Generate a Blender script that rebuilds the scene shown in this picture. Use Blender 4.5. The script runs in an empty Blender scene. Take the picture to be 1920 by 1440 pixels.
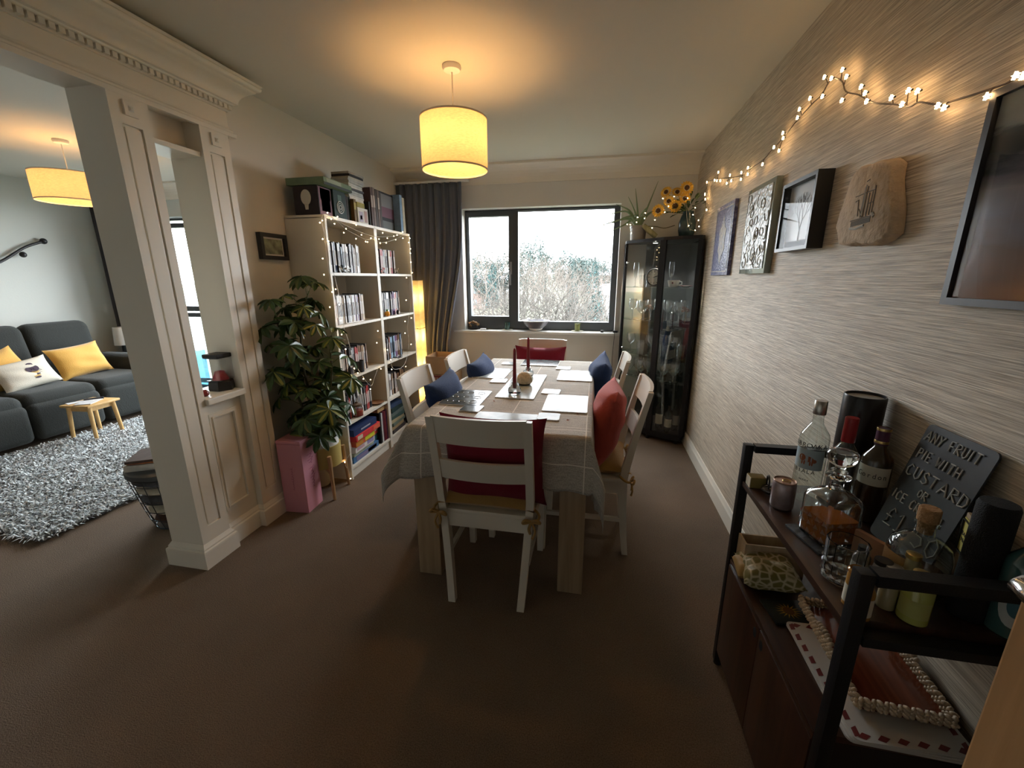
import bpy, bmesh, math, random
from mathutils import Vector, Matrix, Euler
from math import sin, cos, pi, radians as R
C = bpy.context.scene
col = C.collection
rnd = random.Random(7)

# ------------------------------------------------------------------ camera
F = 774.49
CAMZ = 1.4
yaw, pit, rol = 0.196749482, 0.250260296, -0.00363160491
_fwd = Vector((-sin(yaw)*cos(pit), cos(yaw)*cos(pit), -sin(pit)))
_r = Vector((cos(yaw), sin(yaw), 0)); _u = _r.cross(_fwd)
_r2 = _r*cos(rol)+_u*sin(rol); _u2 = _u*cos(rol)-_r*sin(rol)
cd = bpy.data.cameras.new('camera'); cam = bpy.data.objects.new('camera', cd); col.objects.link(cam)
cd.sensor_width = 36; cd.sensor_fit = 'HORIZONTAL'; cd.lens = 36*F/1920
cd.clip_start = 0.02; cd.clip_end = 600
cam.matrix_world = Matrix(((_r2.x, _u2.x, -_fwd.x, 0), (_r2.y, _u2.y, -_fwd.y, 0), (_r2.z, _u2.z, -_fwd.z, CAMZ), (0, 0, 0, 1)))
C.camera = cam

def _ray(u, v):
    return _r2*((u-960)/F) - _u2*((v-720)/F) + _fwd
def onx(u, v, x):
    d = _ray(u, v); t = x/d.x; return Vector((x, d.y*t, CAMZ+d.z*t))
def ony(u, v, y):
    d = _ray(u, v); t = y/d.y; return Vector((d.x*t, y, CAMZ+d.z*t))
def onz(u, v, z):
    d = _ray(u, v); t = (z-CAMZ)/d.z; return Vector((d.x*t, d.y*t, z))

# ------------------------------------------------------------------ world, sky light, exposure
C.view_settings.view_transform = 'Standard'
C.view_settings.look = 'None'
C.view_settings.exposure = 1.15
C.view_settings.gamma = 1.0
C.view_settings.use_curve_mapping = False
w = bpy.data.worlds.new('overcast_sky'); C.world = w; w.use_nodes = True
wn = w.node_tree.nodes; wl = w.node_tree.links
bg = wn['Background']; bg.inputs[0].default_value = (0.90, 0.955, 1.0, 1); bg.inputs[1].default_value = 9.0
try:
    C.cycles.use_denoising = True
    C.cycles.max_bounces = 14; C.cycles.diffuse_bounces = 5; C.cycles.glossy_bounces = 4
    C.cycles.transmission_bounces = 14; C.cycles.transparent_max_bounces = 16
    C.cycles.sample_clamp_indirect = 6
    C.cycles.caustics_reflective = False; C.cycles.caustics_refractive = True
    C.cycles.use_light_tree = True
    C.cycles.blur_glossy = 0.5
except Exception:
    pass
def portal(name, loc, sx, sz):
    l = bpy.data.lights.new(name, 'AREA'); l.shape = 'RECTANGLE'; l.size = sx; l.size_y = sz
    l.cycles.is_portal = True
    o = bpy.data.objects.new(name, l); col.objects.link(o); o.location = loc; o.rotation_euler = (-pi/2, 0, 0)
    return o
portal('window_light_portal', (-.55, 4.36, 1.47), 1.5, 1.2)
portal('living_window_light_portal', (-3.9, 4.36, 1.1), 2.7, 2.1)

# ------------------------------------------------------------------ materials
MATS = {}
def mat(name, color, rough=0.6, metal=0.0, spec=0.5, noise=None, bump=None, emit=None, alpha=None, trans=None, ior=1.45, sheen=0.0, coat=0.0):
    """noise=(scale, amount, stretch xyz) colour variation; bump=(scale, strength, stretch)"""
    if name in MATS: return MATS[name]
    m = bpy.data.materials.new(name); m.use_nodes = True; n = m.node_tree.nodes; l = m.node_tree.links
    b = n['Principled BSDF']
    c = (*color, 1)
    b.inputs['Base Color'].default_value = c; b.inputs['Roughness'].default_value = rough; b.inputs['Metallic'].default_value = metal
    b.inputs['IOR'].default_value = ior
    b.inputs['Specular IOR Level'].default_value = spec
    if sheen: b.inputs['Sheen Weight'].default_value = sheen
    if coat: b.inputs['Coat Weight'].default_value = coat
    if trans: b.inputs['Transmission Weight'].default_value = trans
    if emit: b.inputs['Emission Color'].default_value = (*emit[0], 1); b.inputs['Emission Strength'].default_value = emit[1]
    if noise or bump:
        tc = n.new('ShaderNodeTexCoord')
    if noise:
        sc, am, st = noise
        mp = n.new('ShaderNodeMapping'); mp.inputs['Scale'].default_value = st; l.new(tc.outputs['Object'], mp.inputs[0])
        t = n.new('ShaderNodeTexNoise'); t.inputs['Scale'].default_value = sc; t.inputs['Detail'].default_value = 6; l.new(mp.outputs[0], t.inputs['Vector'])
        r = n.new('ShaderNodeValToRGB'); r.color_ramp.elements[0].position = .3; r.color_ramp.elements[1].position = .7
        r.color_ramp.elements[0].color = (*[max(0, x*(1-am)) for x in color], 1); r.color_ramp.elements[1].color = (*[min(1, x*(1+am)) for x in color], 1)
        l.new(t.outputs[0], r.inputs[0]); l.new(r.outputs[0], b.inputs['Base Color'])
    if bump:
        sc, am, st = bump
        mp = n.new('ShaderNodeMapping'); mp.inputs['Scale'].default_value = st; l.new(tc.outputs['Object'], mp.inputs[0])
        t = n.new('ShaderNodeTexNoise'); t.inputs['Scale'].default_value = sc; t.inputs['Detail'].default_value = 4; l.new(mp.outputs[0], t.inputs['Vector'])
        bn = n.new('ShaderNodeBump'); bn.inputs['Strength'].default_value = am; bn.inputs['Distance'].default_value = .01
        l.new(t.outputs[0], bn.inputs['Height']); l.new(bn.outputs[0], b.inputs['Normal'])
    MATS[name] = m
    return m
I3 = (1, 1, 1)
def glass(name, tint=(1, 1, 1), refl=0.12, rough=0.0, edge=.75):
    """thin pane: mostly lets light straight through, reflects by angle"""
    if name in MATS: return MATS[name]
    m = bpy.data.materials.new(name); m.use_nodes = True; n = m.node_tree.nodes; l = m.node_tree.links
    n.remove(n['Principled BSDF']); out = n['Material Output']
    t = n.new('ShaderNodeBsdfTransparent'); t.inputs[0].default_value = (*tint, 1)
    g = n.new('ShaderNodeBsdfGlossy'); g.inputs['Roughness'].default_value = rough
    fr = n.new('ShaderNodeLayerWeight'); fr.inputs[0].default_value = .5
    pw = n.new('ShaderNodeMath'); pw.operation = 'POWER'; pw.inputs[1].default_value = 3.5; l.new(fr.outputs['Facing'], pw.inputs[0])
    ma = n.new('ShaderNodeMath'); ma.operation = 'MULTIPLY_ADD'; ma.inputs[1].default_value = edge; ma.inputs[2].default_value = refl*.4; l.new(pw.outputs[0], ma.inputs[0])
    mx = n.new('ShaderNodeMixShader'); l.new(ma.outputs[0], mx.inputs[0]); l.new(t.outputs[0], mx.inputs[1]); l.new(g.outputs[0], mx.inputs[2])
    l.new(mx.outputs[0], out.inputs[0]); MATS[name] = m
    return m
def shade_mat(name, color, trans=.6, scale=60, stretch=(1, 1, 1)):
    if name in MATS: return MATS[name]
    m = bpy.data.materials.new(name); m.use_nodes = True; n = m.node_tree.nodes; l = m.node_tree.links
    n.remove(n['Principled BSDF']); out = n['Material Output']
    d = n.new('ShaderNodeBsdfDiffuse'); t = n.new('ShaderNodeBsdfTranslucent')
    tc = n.new('ShaderNodeTexCoord'); mp = n.new('ShaderNodeMapping'); mp.inputs['Scale'].default_value = stretch; l.new(tc.outputs['Object'], mp.inputs[0])
    nz = n.new('ShaderNodeTexNoise'); nz.inputs['Scale'].default_value = scale; l.new(mp.outputs[0], nz.inputs['Vector'])
    r = n.new('ShaderNodeValToRGB'); r.color_ramp.elements[0].position = .35; r.color_ramp.elements[1].position = .65
    r.color_ramp.elements[0].color = (*[c*.82 for c in color], 1); r.color_ramp.elements[1].color = (*color, 1)
    l.new(nz.outputs[0], r.inputs[0]); l.new(r.outputs[0], d.inputs[0]); l.new(r.outputs[0], t.inputs[0])
    mx = n.new('ShaderNodeMixShader'); mx.inputs[0].default_value = trans; l.new(d.outputs[0], mx.inputs[1]); l.new(t.outputs[0], mx.inputs[2])
    l.new(mx.outputs[0], out.inputs[0]); MATS[name] = m
    return m

def wallpaper():
    m = bpy.data.materials.new('streaked_wallpaper'); m.use_nodes = True; n = m.node_tree.nodes; l = m.node_tree.links; b = n['Principled BSDF']
    tc = n.new('ShaderNodeTexCoord')
    def nz(st, sc, det=3):
        mp = n.new('ShaderNodeMapping'); mp.inputs['Scale'].default_value = st; l.new(tc.outputs['Object'], mp.inputs[0])
        t = n.new('ShaderNodeTexNoise'); t.inputs['Scale'].default_value = sc; t.inputs['Detail'].default_value = det; l.new(mp.outputs[0], t.inputs['Vector']); return t
    a = nz((1, 2.6, 150), 1.5, 4); c = nz((1, 8, 380), 1.2, 3)
    ad = n.new('ShaderNodeMath'); ad.operation = 'ADD'; l.new(a.outputs[0], ad.inputs[0]); l.new(c.outputs[0], ad.inputs[1])
    r = n.new('ShaderNodeValToRGB'); e = r.color_ramp.elements
    e[0].position = .8; e[0].color = (.37, .305, .23, 1); e[1].position = 1.22; e[1].color = (.74, .655, .53, 1)
    x = e.new(.98); x.color = (.53, .455, .355, 1)
    hf = n.new('ShaderNodeMapRange'); hf.inputs[1].default_value = 0; hf.inputs[2].default_value = 2; l.new(ad.outputs[0], hf.inputs[0])
    e[0].position = .4; x.position = .49; e[-1].position = .61
    l.new(hf.outputs[0], r.inputs[0]); l.new(r.outputs[0], b.inputs['Base Color'])
    b.inputs['Roughness'].default_value = .55
    bn = n.new('ShaderNodeBump'); bn.inputs['Strength'].default_value = .5; bn.inputs['Distance'].default_value = .004
    l.new(ad.outputs[0], bn.inputs['Height']); l.new(bn.outputs[0], b.inputs['Normal'])
    return m
def carpet():
    m = bpy.data.materials.new('brown_carpet'); m.use_nodes = True; n = m.node_tree.nodes; l = m.node_tree.links; b = n['Principled BSDF']
    tc = n.new('ShaderNodeTexCoord')
    t = n.new('ShaderNodeTexNoise'); t.inputs['Scale'].default_value = 260; t.inputs['Detail'].default_value = 3; l.new(tc.outputs['Object'], t.inputs['Vector'])
    t2 = n.new('ShaderNodeTexNoise'); t2.inputs['Scale'].default_value = 2.2; t2.inputs['Detail'].default_value = 4; l.new(tc.outputs['Object'], t2.inputs['Vector'])
    ad = n.new('ShaderNodeMath'); ad.operation = 'MULTIPLY_ADD'; ad.inputs[1].default_value = .35; l.new(t2.outputs[0], ad.inputs[0]); l.new(t.outputs[0], ad.inputs[2])
    r = n.new('ShaderNodeValToRGB'); r.color_ramp.elements[0].position = .45; r.color_ramp.elements[1].position = .9
    r.color_ramp.elements[0].color = (.108, .078, .056, 1); r.color_ramp.elements[1].color = (.225, .165, .122, 1)
    l.new(ad.outputs[0], r.inputs[0]); l.new(r.outputs[0], b.inputs['Base Color']); b.inputs['Roughness'].default_value = .95; b.inputs['Specular IOR Level'].default_value = .15
    bn = n.new('ShaderNodeBump'); bn.inputs['Strength'].default_value = .7; bn.inputs['Distance'].default_value = .006
    l.new(t.outputs[0], bn.inputs['Height']); l.new(bn.outputs[0], b.inputs['Normal'])
    return m
def wood(name, c1, c2, rough=.5, scale=1.0, axis=2, coat=0.0):
    if name in MATS: return MATS[name]
    m = bpy.data.materials.new(name); m.use_nodes = True; n = m.node_tree.nodes; l = m.node_tree.links; b = n['Principled BSDF']
    tc = n.new('ShaderNodeTexCoord'); mp = n.new('ShaderNodeMapping')
    s = [28*scale]*3; s[axis] = 1.6*scale; mp.inputs['Scale'].default_value = s; l.new(tc.outputs['Object'], mp.inputs[0])
    t = n.new('ShaderNodeTexNoise'); t.inputs['Scale'].default_value = 1.4; t.inputs['Detail'].default_value = 7; t.inputs['Distortion'].default_value = .6; l.new(mp.outputs[0], t.inputs['Vector'])
    r = n.new('ShaderNodeValToRGB'); r.color_ramp.elements[0].position = .3; r.color_ramp.elements[1].position = .72
    r.color_ramp.elements[0].color = (*c1, 1); r.color_ramp.elements[1].color = (*c2, 1)
    l.new(t.outputs[0], r.inputs[0]); l.new(r.outputs[0], b.inputs['Base Color']); b.inputs['Roughness'].default_value = rough
    if coat: b.inputs['Coat Weight'].default_value = coat
    bn = n.new('ShaderNodeBump'); bn.inputs['Strength'].default_value = .15; bn.inputs['Distance'].default_value = .003
    l.new(t.outputs[0], bn.inputs['Height']); l.new(bn.outputs[0], b.inputs['Normal']); MATS[name] = m
    return m

# ------------------------------------------------------------------ mesh builder
class MB:
    def __init__(s): s.v = []; s.f = []; s.mi = []; s.m = 0; s.T = None
    def add(s, vs, fs):
        o = len(s.v)
        if s.T is not None: vs = [s.T @ Vector(p) for p in vs]
        s.v += [tuple(p) for p in vs]; s.f += [tuple(i+o for i in q) for q in fs]; s.mi += [s.m]*len(fs); return s
    def box(s, c, d, rz=0, rx=0, ry=0, bev=0):
        if bev: return s.bbox(c, d, bev, Euler((rx, ry, rz)))
        x, y, z = d[0]/2, d[1]/2, d[2]/2
        M = Euler((rx, ry, rz)).to_matrix(); c = Vector(c)
        vs = [c+M@Vector((a*x, b*y, e*z)) for a in (-1, 1) for b in (-1, 1) for e in (-1, 1)]
        return s.add(vs, [(0, 1, 3, 2), (4, 6, 7, 5), (0, 4, 5, 1), (2, 3, 7, 6), (0, 2, 6, 4), (1, 5, 7, 3)])
    def b2(s, lo, hi, bev=0):
        return s.box([(a+b)/2 for a, b in zip(lo, hi)], [abs(b-a) for a, b in zip(lo, hi)], bev=bev)
    def bbox(s, c, d, r, e=None):
        bm = bmesh.new(); bmesh.ops.create_cube(bm, size=1)
        for v in bm.verts: v.co = Vector((v.co.x*d[0], v.co.y*d[1], v.co.z*d[2]))
        bmesh.ops.bevel(bm, geom=bm.edges[:], offset=min(r, min(d)*.49), segments=2, affect='EDGES', profile=.6)
        M = (e or Euler((0, 0, 0))).to_matrix(); c = Vector(c)
        s.add([c+M@v.co for v in bm.verts], [tuple(v.index for v in f.verts) for f in bm.faces]); bm.free(); return s
    def rings(s, rings, closed=True, cap0=True, cap1=True):
        n = len(rings[0]); vs = [p for r in rings for p in r]; fs = []
        for i in range(len(rings)-1):
            for j in range(n if closed else n-1):
                a = i*n+j; b = i*n+(j+1) % n
                fs.append((a, b, b+n, a+n))
        if closed and cap0: fs.append(tuple(range(n-1, -1, -1)))
        if closed and cap1: fs.append(tuple((len(rings)-1)*n+j for j in range(n)))
        return s.add(vs, fs)
    def lathe(s, prof, c=(0, 0, 0), seg=24, cap0=True, cap1=True, sx=1, sy=1):
        return s.rings([[(c[0]+r*sx*cos(2*pi*j/seg), c[1]+r*sy*sin(2*pi*j/seg), c[2]+z) for j in range(seg)] for r, z in prof], True, cap0, cap1)
    def tube(s, pts, r, seg=8, caps=True):
        pts = [Vector(p) for p in pts]; n = len(pts)
        rr = r if isinstance(r, (list, tuple)) else [r]*n
        rings = []; up = None
        for i, p in enumerate(pts):
            d = (pts[min(i+1, n-1)]-pts[max(i-1, 0)])
            if d.length < 1e-9: d = Vector((0, 0, 1))
            d.normalize()
            if up is None: up = Vector((0, 0, 1)) if abs(d.z) < .9 else Vector((1, 0, 0))
            a = d.cross(up)
            if a.length < 1e-4: a = d.cross(Vector((1, .3, .2)))
            a.normalize(); b = a.cross(d); b.normalize(); up = b
            rings.append([p+a*rr[i]*cos(2*pi*j/seg)+b*rr[i]*sin(2*pi*j/seg) for j in range(seg)])
        return s.rings(rings, True, caps, caps)
    def cyl(s, p, q, r, r2=None, seg=20): return s.tube([p, q], [r, r if r2 is None else r2], seg)
    def sphere(s, c, r, seg=12, ring=8, sx=1, sy=1, sz=1):
        pr = [(r*sin(pi*i/ring), -r*cos(pi*i/ring)*sz) for i in range(ring+1)]
        pr[0] = (r*.02, -r*sz); pr[-1] = (r*.02, r*sz)
        return s.lathe(pr, c, seg, True, True, sx, sy)
    def prism(s, poly, z0, z1, ax=2):
        """poly in the plane across axis ax, extruded from z0 to z1"""
        def P(a, b, z): return {2: (a, b, z), 0: (z, a, b), 1: (a, z, b)}[ax]
        n = len(poly); vs = [P(a, b, z0) for a, b in poly]+[P(a, b, z1) for a, b in poly]
        fs = [tuple(range(n-1, -1, -1)), tuple(range(n, 2*n))]+[(i, (i+1) % n, (i+1) % n+n, i+n) for i in range(n)]
        return s.add(vs, fs)
    def grid(s, fn, nu, nv):
        vs = [fn(i/nu, j/nv) for j in range(nv+1) for i in range(nu+1)]
        return s.add(vs, [(j*(nu+1)+i, j*(nu+1)+i+1, (j+1)*(nu+1)+i+1, (j+1)*(nu+1)+i) for j in range(nv) for i in range(nu)])
    def mesh(s, name, mats, smooth=False, weld=False):
        me = bpy.data.meshes.new(name); me.from_pydata(s.v, [], s.f)
        for m in (mats if isinstance(mats, (list, tuple)) else [mats]): me.materials.append(m)
        for p, k in zip(me.polygons, s.mi): p.material_index = k
        bm = bmesh.new(); bm.from_mesh(me)
        if weld: bmesh.ops.remove_doubles(bm, verts=bm.verts, dist=1e-5)
        bmesh.ops.recalc_face_normals(bm, faces=bm.faces); bm.to_mesh(me); bm.free()
        if smooth:
            for p in me.polygons: p.use_smooth = True
            me.set_sharp_from_angle(angle=R(smooth if smooth is not True else 38))
        me.update(); return me
def part(name, mb, mats, parent=None, smooth=True, loc=(0, 0, 0), rot=(0, 0, 0), label=None, weld=False, kind=None):
    me = mb if isinstance(mb, bpy.types.Mesh) else mb.mesh(name, mats, smooth, weld)
    o = bpy.data.objects.new(name, me); col.objects.link(o); o.parent = parent; o.location = loc; o.rotation_euler = rot
    if label: o['label'] = label
    if kind: o['kind'] = kind
    return o
def thing(name, label, cat, loc=(0, 0, 0), rz=0, group=None, rot=None):
    o = bpy.data.objects.new(name, None); col.objects.link(o); o.empty_display_size = .05
    o.location = loc; o.rotation_euler = rot or (0, 0, rz); o['label'] = label; o['category'] = cat
    if group: o['group'] = group
    return o
def solo(name, mb, mats, label, cat, loc=(0, 0, 0), rot=(0, 0, 0), group=None, smooth=True, kind=None, weld=False):
    o = part(name, mb, mats, None, smooth, loc, rot, weld=weld); o['label'] = label; o['category'] = cat
    if group: o['group'] = group
    if kind: o['kind'] = kind
    return o
def struct(name, mb, mats, parent=None, smooth=False, loc=(0, 0, 0)):
    o = part(name, mb, mats, parent, smooth, loc)
    if parent is None: o['kind'] = 'structure'
    return o
def dup(root, loc=None, rz=None, label=None, group=None, parent=None):
    r = root.copy(); col.objects.link(r)
    if parent is not None: r.parent = parent
    if loc is not None: r.location = loc
    if rz is not None: r.rotation_euler = (0, 0, rz)
    if label: r['label'] = label
    if group: r['group'] = group
    for ch in list(root.children):
        dup(ch, parent=r)
    return r
def text(name, s, size, mat_, parent, loc, rot, depth=.0004, align='CENTER', shear=0, sx=1):
    cu = bpy.data.curves.new(name, 'FONT'); cu.body = s; cu.size = size; cu.extrude = depth; cu.align_x = align; cu.align_y = 'CENTER'; cu.shear = shear
    cu.resolution_u = 3
    t = bpy.data.objects.new(name, cu); col.objects.link(t)
    dg = bpy.context.evaluated_depsgraph_get(); dg.update()
    me = bpy.data.meshes.new_from_object(t.evaluated_get(dg)); bpy.data.objects.remove(t); bpy.data.curves.remove(cu)
    me.materials.clear(); me.materials.append(mat_)
    o = bpy.data.objects.new(name, me); col.objects.link(o); o.parent = parent; o.location = loc; o.rotation_euler = rot; o.scale = (sx, 1, 1)
    return o
GLY = {'A': [[(0, 0), (.4, 1), (.8, 0)], [(.15, .38), (.65, .38)]], 'N': [[(0, 0), (0, 1), (.6, 0), (.6, 1)]], 'Y': [[(0, 1), (.35, .5), (.7, 1)], [(.35, .5), (.2, -.05)]],
 'F': [[(.6, 1), (0, .95), (.05, 0)], [(.02, .5), (.45, .53)]], 'R': [[(0, 0), (.02, 1), (.5, .95), (.55, .65), (.05, .48), (.6, 0)]], 'U': [[(0, 1), (.03, .2), (.3, 0), (.55, .2), (.6, 1)]],
 'I': [[(.1, 0), (.15, 1)]], 'T': [[(0, 1), (.7, 1)], [(.35, 1), (.32, 0)]], 'P': [[(0, -.05), (.03, 1), (.5, .95), (.55, .6), (.05, .45)]], 'E': [[(.55, 1), (0, .97), (.03, 0), (.6, .02)], [(.02, .5), (.45, .52)]],
 'W': [[(0, 1), (.2, 0), (.42, .7), (.62, 0), (.85, 1)]], 'H': [[(0, 1), (.03, 0)], [(.6, 1), (.6, 0)], [(.03, .5), (.6, .52)]], 'C': [[(.6, .85), (.3, 1), (.03, .6), (.1, .12), (.35, 0), (.62, .15)]],
 'S': [[(.55, .88), (.3, 1), (.05, .8), (.15, .58), (.45, .42), (.55, .2), (.3, 0), (0, .1)]], 'D': [[(.02, 0), (.05, 1), (.5, .85), (.62, .45), (.45, .08), (.02, 0)]],
 'O': [[(.3, 1), (.03, .7), (.05, .2), (.35, 0), (.6, .3), (.58, .75), (.3, 1)]], 'M': [[(0, 0), (.1, 1), (.4, .3), (.7, 1), (.8, 0)]], '1': [[(.0, .8), (.2, 1), (.2, 0)], [(0, 0), (.4, 0)]], '.': [[(.08, .42), (.14, .46)]],
 '5': [[(.55, 1), (.1, 1), (.05, .6), (.4, .6), (.55, .3), (.35, 0), (0, .08)]], '0': [[(.3, 1), (.03, .7), (.05, .2), (.35, 0), (.6, .3), (.58, .75), (.3, 1)]], '£': [[(.55, .85), (.35, 1), (.18, .75), (.2, .2), (0, 0), (.6, .03)], [(.02, .48), (.45, .5)]], ' ': []}
def chalk(mb, s, x0, y0, h, r, z=.0005, sp=.22, wd=1.0, up=0):
    x = x0
    for k, ch in enumerate(s):
        wmax = .3
        for st in GLY[ch]:
            for a in st: wmax = max(wmax, a[0])
            mb.tube([(x+a*h*wd, y0+b*h+up*(x-x0), z) for a, b in st], r, 5)
        x += (wmax*wd+sp*wd)*h
    return x
def smooth_pts(pts, n=6):
    P = [Vector(p) for p in pts]; out = []
    for i in range(len(P)-1):
        a = P[max(i-1, 0)]; b = P[i]; c = P[i+1]; d = P[min(i+2, len(P)-1)]
        for k in range(n):
            t = k/n; out.append(.5*((2*b)+(c-a)*t+(2*a-5*b+4*c-d)*t*t+(3*b-a-3*c+d)*t**3))
    out.append(P[-1]); return out
# ================================================================== SETTING
CZ = 2.40; XR = 0.815; YB = 4.1; XL = -1.94; XF = -5.75; YN = -1.3
m_wall = mat('grey_wall_paint', (.73, .71, .665), .8, bump=(90, .06, I3))
m_wall_l = mat('living_wall_paint', (.62, .645, .61), .8, bump=(90, .06, I3))
m_ceil = mat('ceiling_paint', (.70, .675, .60), .85)
m_cream = mat('cream_gloss_paint', (.80, .75, .65), .38, bump=(40, .03, I3))
m_white = mat('white_paint', (.80, .79, .76), .45)
m_black = mat('black_frame_metal', (.018, .018, .02), .4)
m_anth = mat('anthracite_upvc', (.06, .068, .076), .35)
m_glass = glass('window_glass', (1, 1, 1), .04)

struct('floor', MB().b2((XF-.3, YN-.3, -.1), (XR+.3, YB+.28, 0)), carpet())
struct('ceiling', MB().b2((XF-.3, YN-.3, CZ), (XR+.3, YB+.28, CZ+.12)), m_ceil)
struct('wall_right', MB().b2((XR, YN, 0), (XR+.2, YB+.28, CZ)), wallpaper())
struct('wall_far_left', MB().b2((XF-.2, YN, 0), (XF, YB+.28, CZ)), m_wall_l)
struct('wall_rear', MB().b2((XF-.2, YN-.2, 0), (XR+.2, YN, CZ)), m_wall)
def holed(mb, x0, x1, z0, z1, hx0, hx1, hz0, hz1, y0, y1):
    mb.b2((x0, y0, z0), (hx0, y1, z1)); mb.b2((hx1, y0, z0), (x1, y1, z1))
    if hz0 > z0: mb.b2((hx0, y0, z0), (hx1, y1, hz0))
    mb.b2((hx0, y0, hz1), (hx1, y1, z1)); return mb
struct('wall_back', holed(MB(), -2.0, XR+.2, 0, CZ, -1.31, .19, .875, 2.05, YB, YB+.28), m_wall)
struct('wall_back_living', holed(MB(), XF, -2.0, 0, CZ, -5.2, -2.6, .08, 2.08, YB, YB+.28), m_wall_l)
struct('wall_left', MB().b2((-2.04, 2.0, 0), (XL, YB, CZ)), mat('grey_wall_paint_warm', (.70, .67, .60), .8, bump=(90, .06, I3)))

# --- windows
def window(name, x0, x1, z0, z1, panes, fw=.05, y0=YB+.12, y1=YB+.19):
    """panes: list of (xa, xb, za, zb) glass rectangles"""
    f = MB(); f.b2((x0, y0, z0), (x0+.035, y1, z1)); f.b2((x1-.035, y0, z0), (x1, y1, z1)); f.b2((x0, y0, z0), (x1, y1, z0+.03)); f.b2((x0, y0, z1-.02), (x1, y1, z1))
    r = struct(name, f, m_anth)
    for (xa, xb, za, zb, xo0, xo1, zo0, zo1) in panes:
        s = MB(); ya, yb = y0-.012, y1-.01
        s.b2((xo0, ya, zo0), (xa, yb, zo1)); s.b2((xb, ya, zo0), (xo1, yb, zo1)); s.b2((xa, ya, zo0), (xb, yb, za)); s.b2((xa, ya, zb), (xb, yb, zo1))
        sh = part('window_frame', s, m_anth, r, False)
        part('window_pane', MB().b2((xa, (y0+y1)/2-.003, za), (xb, (y0+y1)/2+.003, zb)), m_glass, sh, False)
    return r
w1 = window('window_1', -1.315, .192, .885, 2.05, [(-1.27, -.868, 1.02, 1.99, -1.30, -.80, .90, 2.035), (-.772, .136, .975, 2.03, -.80, .185, .90, 2.045)])
h = MB(); h.box((-.845, YB+.10, 1.50), (.022, .012, .12)); h.box((-.845, YB+.08, 1.45), (.014, .03, .02)); h.box((-.845, YB+.068, 1.40), (.016, .012, .13), bev=.004)
part('window_handle', h, mat('grey_metal', (.35, .36, .37), .35, .8), w1)
w2 = window('window_2', -5.2, -2.6, .08, 2.08, [(-4.88+k*.62-.26, -4.3+k*.62-.26, a, b, -4.93+k*.62-.26, -4.25+k*.62-.26, a-.06, b+.05) for k in (0, 1, 2, 3) for a, b in ((.2, .96), (1.09, 1.98))])
si = MB(); si.b2((-1.42, YB-.035, .862), (.26, YB+.13, .887), bev=.006); struct('trim_1', si, m_white)
si = MB(); si.b2((-5.25, YB-.03, .05), (-2.55, YB+.13, .08), bev=.006); struct('trim_2', si, m_white)

# --- cornices along the window walls: a cove, in both rooms
def cove(x0, x1, y=YB, p=.17, d=.125):
    mb = MB(); pr = [(0, 0), (0, -d-.02), (-.015, -d-.02), (-.018, -d)]
    for k in range(7):
        t = k/6*pi/2; pr.append((-.02-(p-.035)*(1-cos(t)), -d+(d-.02)*sin(t)))
    pr += [(-p, -.018), (-p, 0)]
    return mb.prism([(y+a, CZ+b) for a, b in pr], x0, x1, 0)
struct('trim_3', cove(XL, XR), m_cream)
struct('trim_4', cove(XF, -2.04), m_cream)

# --- skirting
def skirt(a, b, hgt=.115, th=.016):
    mb = MB(); a = Vector((*a, 0)); b = Vector((*b, 0)); d = (b-a).normalized(); n = Vector((-d.y, d.x, 0))
    rings = []
    for p in (a, b):
        rings.append([p, p+n*th, p+n*th+Vector((0, 0, hgt-.03)), p+n*th*.7+Vector((0, 0, hgt-.018)), p+n*th*.4+Vector((0, 0, hgt)), p+Vector((0, 0, hgt))])
    return mb.rings(rings)
struct('baseboard_right', skirt((XR, YN), (XR, YB)), m_cream)
struct('baseboard_back', skirt((XR, YB), (XL, YB)), m_cream)
struct('baseboard_left', skirt((XL, YB), (XL, 2.02)), m_cream)
struct('baseboard_far_left', skirt((XF, YB), (XF, YN)), m_cream)

# --- the panelled divider between the rooms: two pilasters, a half wall and a dentilled beam
XC = -1.85
def plinth(mb, y0, y1, x0=-2.04, x1=XC, e=.022, zb=0.0, zh=.115):
    mb.b2((x0-e, y0-e, zb), (x1+e, y1+e, zb+zh-.03))
    pr = [(e, zh-.03), (e*.95, zh-.022), (e*.6, zh-.018), (e*.6, zh-.01), (e*.25, zh+.002), (.002, zh+.008), (.002, zh-.03)]
    for a, b in zip(pr, pr[1:]):
        if b[1] < a[1]: continue
        ra = [(x0-a[0], y0-a[0], a[1]), (x1+a[0], y0-a[0], a[1]), (x1+a[0], y1+a[0], a[1]), (x0-a[0], y1+a[0], a[1])]
        rb = [(x0-b[0], y0-b[0], b[1]), (x1+b[0], y0-b[0], b[1]), (x1+b[0], y1+b[0], b[1]), (x0-b[0], y1+b[0], b[1])]
        mb.rings([ra, rb])
    return mb
def frame_x(mb, x, y0, y1, z0, z1, w=.006, h=.005, cut=.0):
    """raised moulding rectangle on a face looking along +x"""
    for ya, yb, za, zb in ((y0, y0+w, z0, z1), (y1-w, y1, z0, z1), (y0+w, y1-w, z0, z0+w), (y0+w, y1-w, z1-w, z1)):
        mb.b2((x-.003, ya, za), (x+h, yb, zb))
    return mb
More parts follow.
